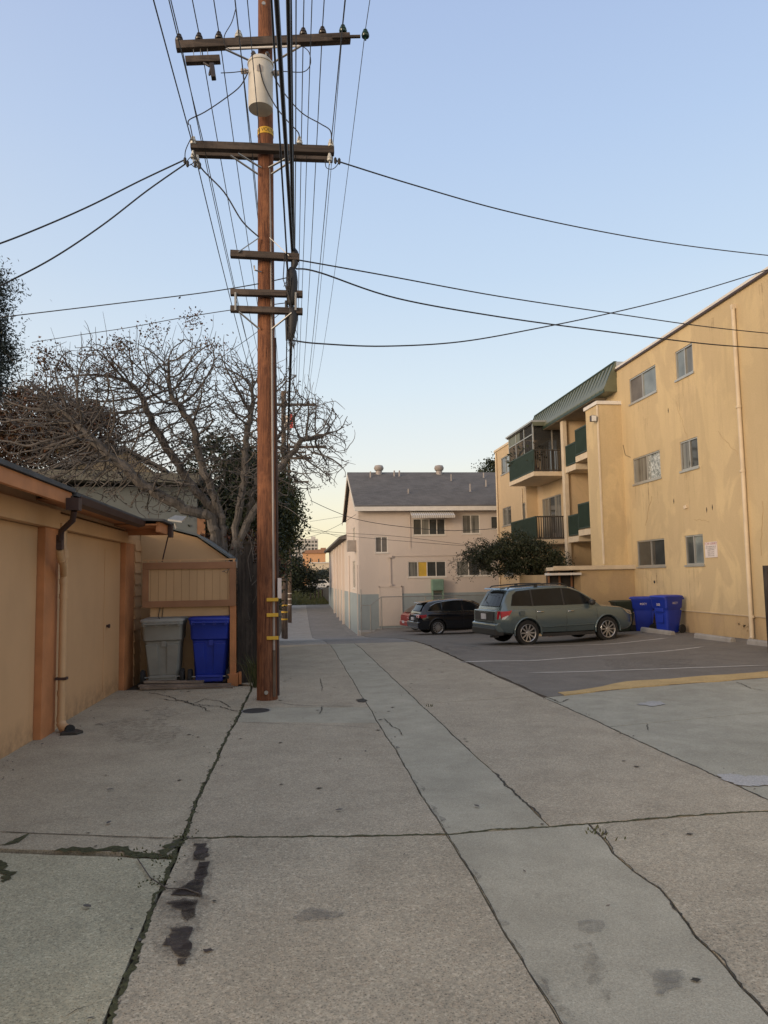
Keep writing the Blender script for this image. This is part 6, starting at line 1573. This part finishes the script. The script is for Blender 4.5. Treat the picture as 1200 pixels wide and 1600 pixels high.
# palm
pm=thing('palm_tree','small palm in front of the orange building','palm',(7.8,180,0))
b=MB();b.tube([(7.9,180,0),(7.9,180,5.0)],.22,10);b.build('trunk',M['bark'],pm)
rg=np.random.default_rng(2);b=MB()
for q in range(26):
    a=rg.uniform(0,2*PI);e=rg.uniform(-.2,1.0);ln=rg.uniform(1.4,2.2);P_=[]
    for i in range(7):
        s=i/6;P_.append(Vector((7.9+math.cos(a)*ln*s*math.cos(e),180+math.sin(a)*ln*s*math.cos(e),5+math.sin(e)*ln*s-.9*s*s)))
    for i in range(6):
        d=(P_[i+1]-P_[i]);w=Vector((-math.sin(a),math.cos(a),0))*.3*(1-i/7)
        for s in (-1,1): b.add([P_[i],P_[i+1],P_[i+1]+w*s*.9-Vector((0,0,.15)),P_[i]+w*s-Vector((0,0,.15))],[(0,1,2,3)])
b.build('crown',M['palm'],pm,recalc=False)
# grass bank at the end of the alley
grid_sheet('grass_bank',[-14+.8*i for i in range(24)],[85.2+.8*i for i in range(38)],lambda x,y:zg(x,y)+.02,M['grassbase'])
rg=np.random.default_rng(6);n=14000
px_=rg.uniform(-6,4.6,n);py_=rg.uniform(85.3,114,n);hh=rg.uniform(.08,.28,n)
b=MB()
for x,y,h in zip(px_,py_,hh):
    z=zg(x,y);dx=rg.normal()*.06;b.add([(x-.03,y,z),(x+.03,y,z),(x+dx,y+rg.normal()*.05,z+h)],[(0,1,2)])
tag(b.build('grass_blades',M['grass'],recalc=False),kind='stuff')
# stakes on the grass bank
for i,(x,lb) in enumerate([(1.9,'short dark post leftmost on the grass bank'),(2.5,'short dark post second on the grass bank'),(3.0,'short dark post third on the grass bank'),(3.5,'short dark post nearest the dark fence')]):
    b=MB();y=93+i*1.2;b.tube([(x,y,zg(x,y)-.1),(x,y,zg(x,y)+1.0)],.1,8);b.lathe((x,y,zg(x,y)+1.0),[(.12,0),(.08,.08),(.02,.12)],n=8)
    tag(b.build('bollard',M['fence'],smooth=50),lb,'bollard','dark posts on the grass bank')
# weeds by the pole and the fence
def tuft(x,y,n,h,label,seed):
    rg=np.random.default_rng(seed);b=MB()
    for i in range(n):
        px__=x+rg.normal()*.05;py__=y+rg.normal()*.05;z=zg(px__,py__)-.01;dx,dy=rg.normal(size=2)*h*.45;w=.006
        b.add([(px__-w,py__,z),(px__+w,py__,z),(px__+dx*.5+w*.7,py__+dy*.5,z+h*.65),(px__+dx*.5-w*.7,py__+dy*.5,z+h*.65),(px__+dx,py__+dy,z+h*rg.uniform(.7,1.1))],[(0,1,2,3),(3,2,4)])
    return tag(b.build('weed_tuft',M['grass'],recalc=False),label,'weeds')
tuft(-.62,12.2,70,.55,'tall pale weeds growing between the fence and the big pole',1)
p=gnd(668,1104);tuft(p.x,p.y,6,.05,'tiny weed in the strip joint beyond the crossing joint',2)
p=gnd(938,1302);tuft(p.x,p.y,16,.04,'small weed in the corner where the crack meets the crossing joint',3)
for i_,(qx,qy) in enumerate([(288,1306),(262,1343),(243,1378)]):
    p=gnd(qx,qy);tuft(p.x,p.y,26,.022,['tiny moss grass where the two big joints cross','tiny grass at the right end of the mossy crack','tiny grass in the long joint beside the dry twig'][i_],40+i_)
p=gnd(215,1334);tuft(p.x,p.y,30,.025,'low grass sprouting from the mossy joint on the left',4)
# leaf litter along the edges
rg=np.random.default_rng(77);L_=[]
for (x0,x1,y0,y1,n) in ((-2.75,-2.45,5,12,60),(-.9,-.5,10.6,14,60),(-2.6,-.8,11.9,12.6,90),(3.3,3.6,5,20,50),(-.8,-.66,3,10,60),(-2.4,3.2,3,18,70),(10.5,11.9,14,23,60)):
    for _ in range(n):
        x=rg.uniform(x0,x1);y=rg.uniform(y0,y1);L_.append((x,y,zg(x,y)+.012))
lo=leaf_mesh('leaf_litter',np.array(L_),.028,M['twig'],None,4,.5,.0);lo.data.update()
for v in lo.data.vertices: v.co.z=zg(v.co.x,v.co.y)+.009+.004*math.sin(v.index*1.7)
tag(lo,kind='stuff')
# dead vine stems on the ivy and fence
vn=thing('dry_vine','tangle of dry vine stems hanging over the fence behind the pole','vine',(-.8,13.6,1))
rg=np.random.default_rng(31);b=MB()
for q in range(60):
    p=Vector((-.85+rg.normal()*.12,13.5+rg.normal()*.5,rg.uniform(1.2,2.6)));P_=[p]
    for i in range(7): p=p+Vector((rg.normal()*.08,rg.normal()*.08,-.10+rg.normal()*.12));P_.append(p)
    b.tube(P_,.005,3)
b.build('stems',M['twig'],vn,recalc=False)
# potted plants on the screened balcony
for i,(y,h,lb) in enumerate([(35.9,1.2,'tall leafy plant at the far end of the screened balcony'),(34.6,1.5,'big leafy potted plant in the middle of the screened balcony'),(33.3,1.0,'potted plant nearest the corner of the screened balcony')]):
    t=thing('potted_plant',lb,'plant',(11.3,y,6.36))
    b=MB();b.lathe((11.3,y,6.36),[(.12,0),(.17,.25),(.18,.28),(.15,.26)],n=14);b.build('pot',M['tile'],t,smooth=40)
    rg=np.random.default_rng(i);c=np.array([11.3,y,6.36+h*.95])+rg.normal(size=(55,3))*np.array([.22,.35,.3]);leaf_mesh('leaves',c,.22,M['leaf_shrub'],t,i)
    b=MB()
    for q in range(7): b.tube([(11.3,y,6.55),(11.3+rg.normal()*.1,y+rg.normal()*.15,6.4+h*.6),(11.3+rg.normal()*.2,y+rg.normal()*.25,6.36+h)],.01,4)
    b.build('stem',M['twig'],t)
# ================================================================ LIGHT, SKY, CAMERA
w=bpy.data.worlds.new('World');scene.world=w;w.use_nodes=True;nt=w.node_tree
bg=nt.nodes['Background'];nt.nodes.remove(bg)
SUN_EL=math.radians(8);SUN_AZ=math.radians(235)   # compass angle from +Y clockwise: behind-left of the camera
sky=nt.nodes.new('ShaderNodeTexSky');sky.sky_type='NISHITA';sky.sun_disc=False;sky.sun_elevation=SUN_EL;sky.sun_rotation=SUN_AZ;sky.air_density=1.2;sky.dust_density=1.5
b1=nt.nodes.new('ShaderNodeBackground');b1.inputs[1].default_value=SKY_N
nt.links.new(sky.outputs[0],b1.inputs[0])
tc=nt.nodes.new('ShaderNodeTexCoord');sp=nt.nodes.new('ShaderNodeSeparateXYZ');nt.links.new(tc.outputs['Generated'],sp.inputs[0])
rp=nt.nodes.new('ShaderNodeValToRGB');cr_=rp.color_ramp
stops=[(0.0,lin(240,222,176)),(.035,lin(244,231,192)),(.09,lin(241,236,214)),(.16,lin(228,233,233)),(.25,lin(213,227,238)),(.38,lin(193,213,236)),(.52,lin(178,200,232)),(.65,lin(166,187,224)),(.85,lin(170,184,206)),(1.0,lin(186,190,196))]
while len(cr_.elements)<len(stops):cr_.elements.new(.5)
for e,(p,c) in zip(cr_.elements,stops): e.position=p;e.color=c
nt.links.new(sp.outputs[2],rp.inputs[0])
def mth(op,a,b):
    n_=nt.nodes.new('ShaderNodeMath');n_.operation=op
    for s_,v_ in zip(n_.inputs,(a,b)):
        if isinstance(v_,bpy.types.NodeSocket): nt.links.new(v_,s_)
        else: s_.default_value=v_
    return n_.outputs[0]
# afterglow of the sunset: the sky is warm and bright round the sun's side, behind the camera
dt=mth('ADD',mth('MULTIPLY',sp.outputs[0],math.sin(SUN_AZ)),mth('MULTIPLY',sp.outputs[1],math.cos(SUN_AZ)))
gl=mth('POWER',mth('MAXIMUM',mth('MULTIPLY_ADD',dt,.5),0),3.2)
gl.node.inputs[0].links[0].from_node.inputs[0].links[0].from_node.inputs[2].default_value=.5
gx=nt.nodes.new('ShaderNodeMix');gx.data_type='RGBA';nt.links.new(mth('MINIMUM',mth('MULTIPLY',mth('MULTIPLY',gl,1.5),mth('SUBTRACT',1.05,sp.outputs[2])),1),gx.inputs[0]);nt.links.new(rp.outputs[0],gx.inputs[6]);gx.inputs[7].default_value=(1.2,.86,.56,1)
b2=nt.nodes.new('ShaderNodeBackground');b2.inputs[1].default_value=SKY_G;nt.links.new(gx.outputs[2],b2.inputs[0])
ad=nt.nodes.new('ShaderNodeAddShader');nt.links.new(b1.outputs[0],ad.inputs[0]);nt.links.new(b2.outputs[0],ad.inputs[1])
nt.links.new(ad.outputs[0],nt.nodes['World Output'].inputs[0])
sl=bpy.data.lights.new('Sun','SUN');sl.energy=SUN_E;sl.angle=math.radians(22);sl.color=(1.0,.80,.60)
so=bpy.data.objects.new('Sun',sl);col.objects.link(so)
dv=Vector((math.sin(SUN_AZ)*math.cos(SUN_EL),math.cos(SUN_AZ)*math.cos(SUN_EL),math.sin(SUN_EL)))
so.rotation_euler=dv.to_track_quat('Z','Y').to_euler();so.location=dv*50
cd=bpy.data.cameras.new('Camera');co_=bpy.data.objects.new('Camera',cd);col.objects.link(co_);scene.camera=co_
cd.sensor_fit='HORIZONTAL';cd.sensor_width=36;cd.lens=36*F/1200;cd.clip_end=6000;cd.clip_start=.05
mw=Matrix.Identity(4)
for i in range(3): mw[i][0]=R[i];mw[i][1]=U[i];mw[i][2]=-D[i]
mw[0][3],mw[1][3],mw[2][3]=0,0,H
co_.matrix_world=mw
vs=scene.view_settings;vs.view_transform='Standard';vs.look='None';vs.exposure=EXPO;vs.gamma=1;vs.use_curve_mapping=False
scene.render.engine='CYCLES';scene.render.resolution_x=768;scene.render.resolution_y=1024
scene.cycles.max_bounces=6
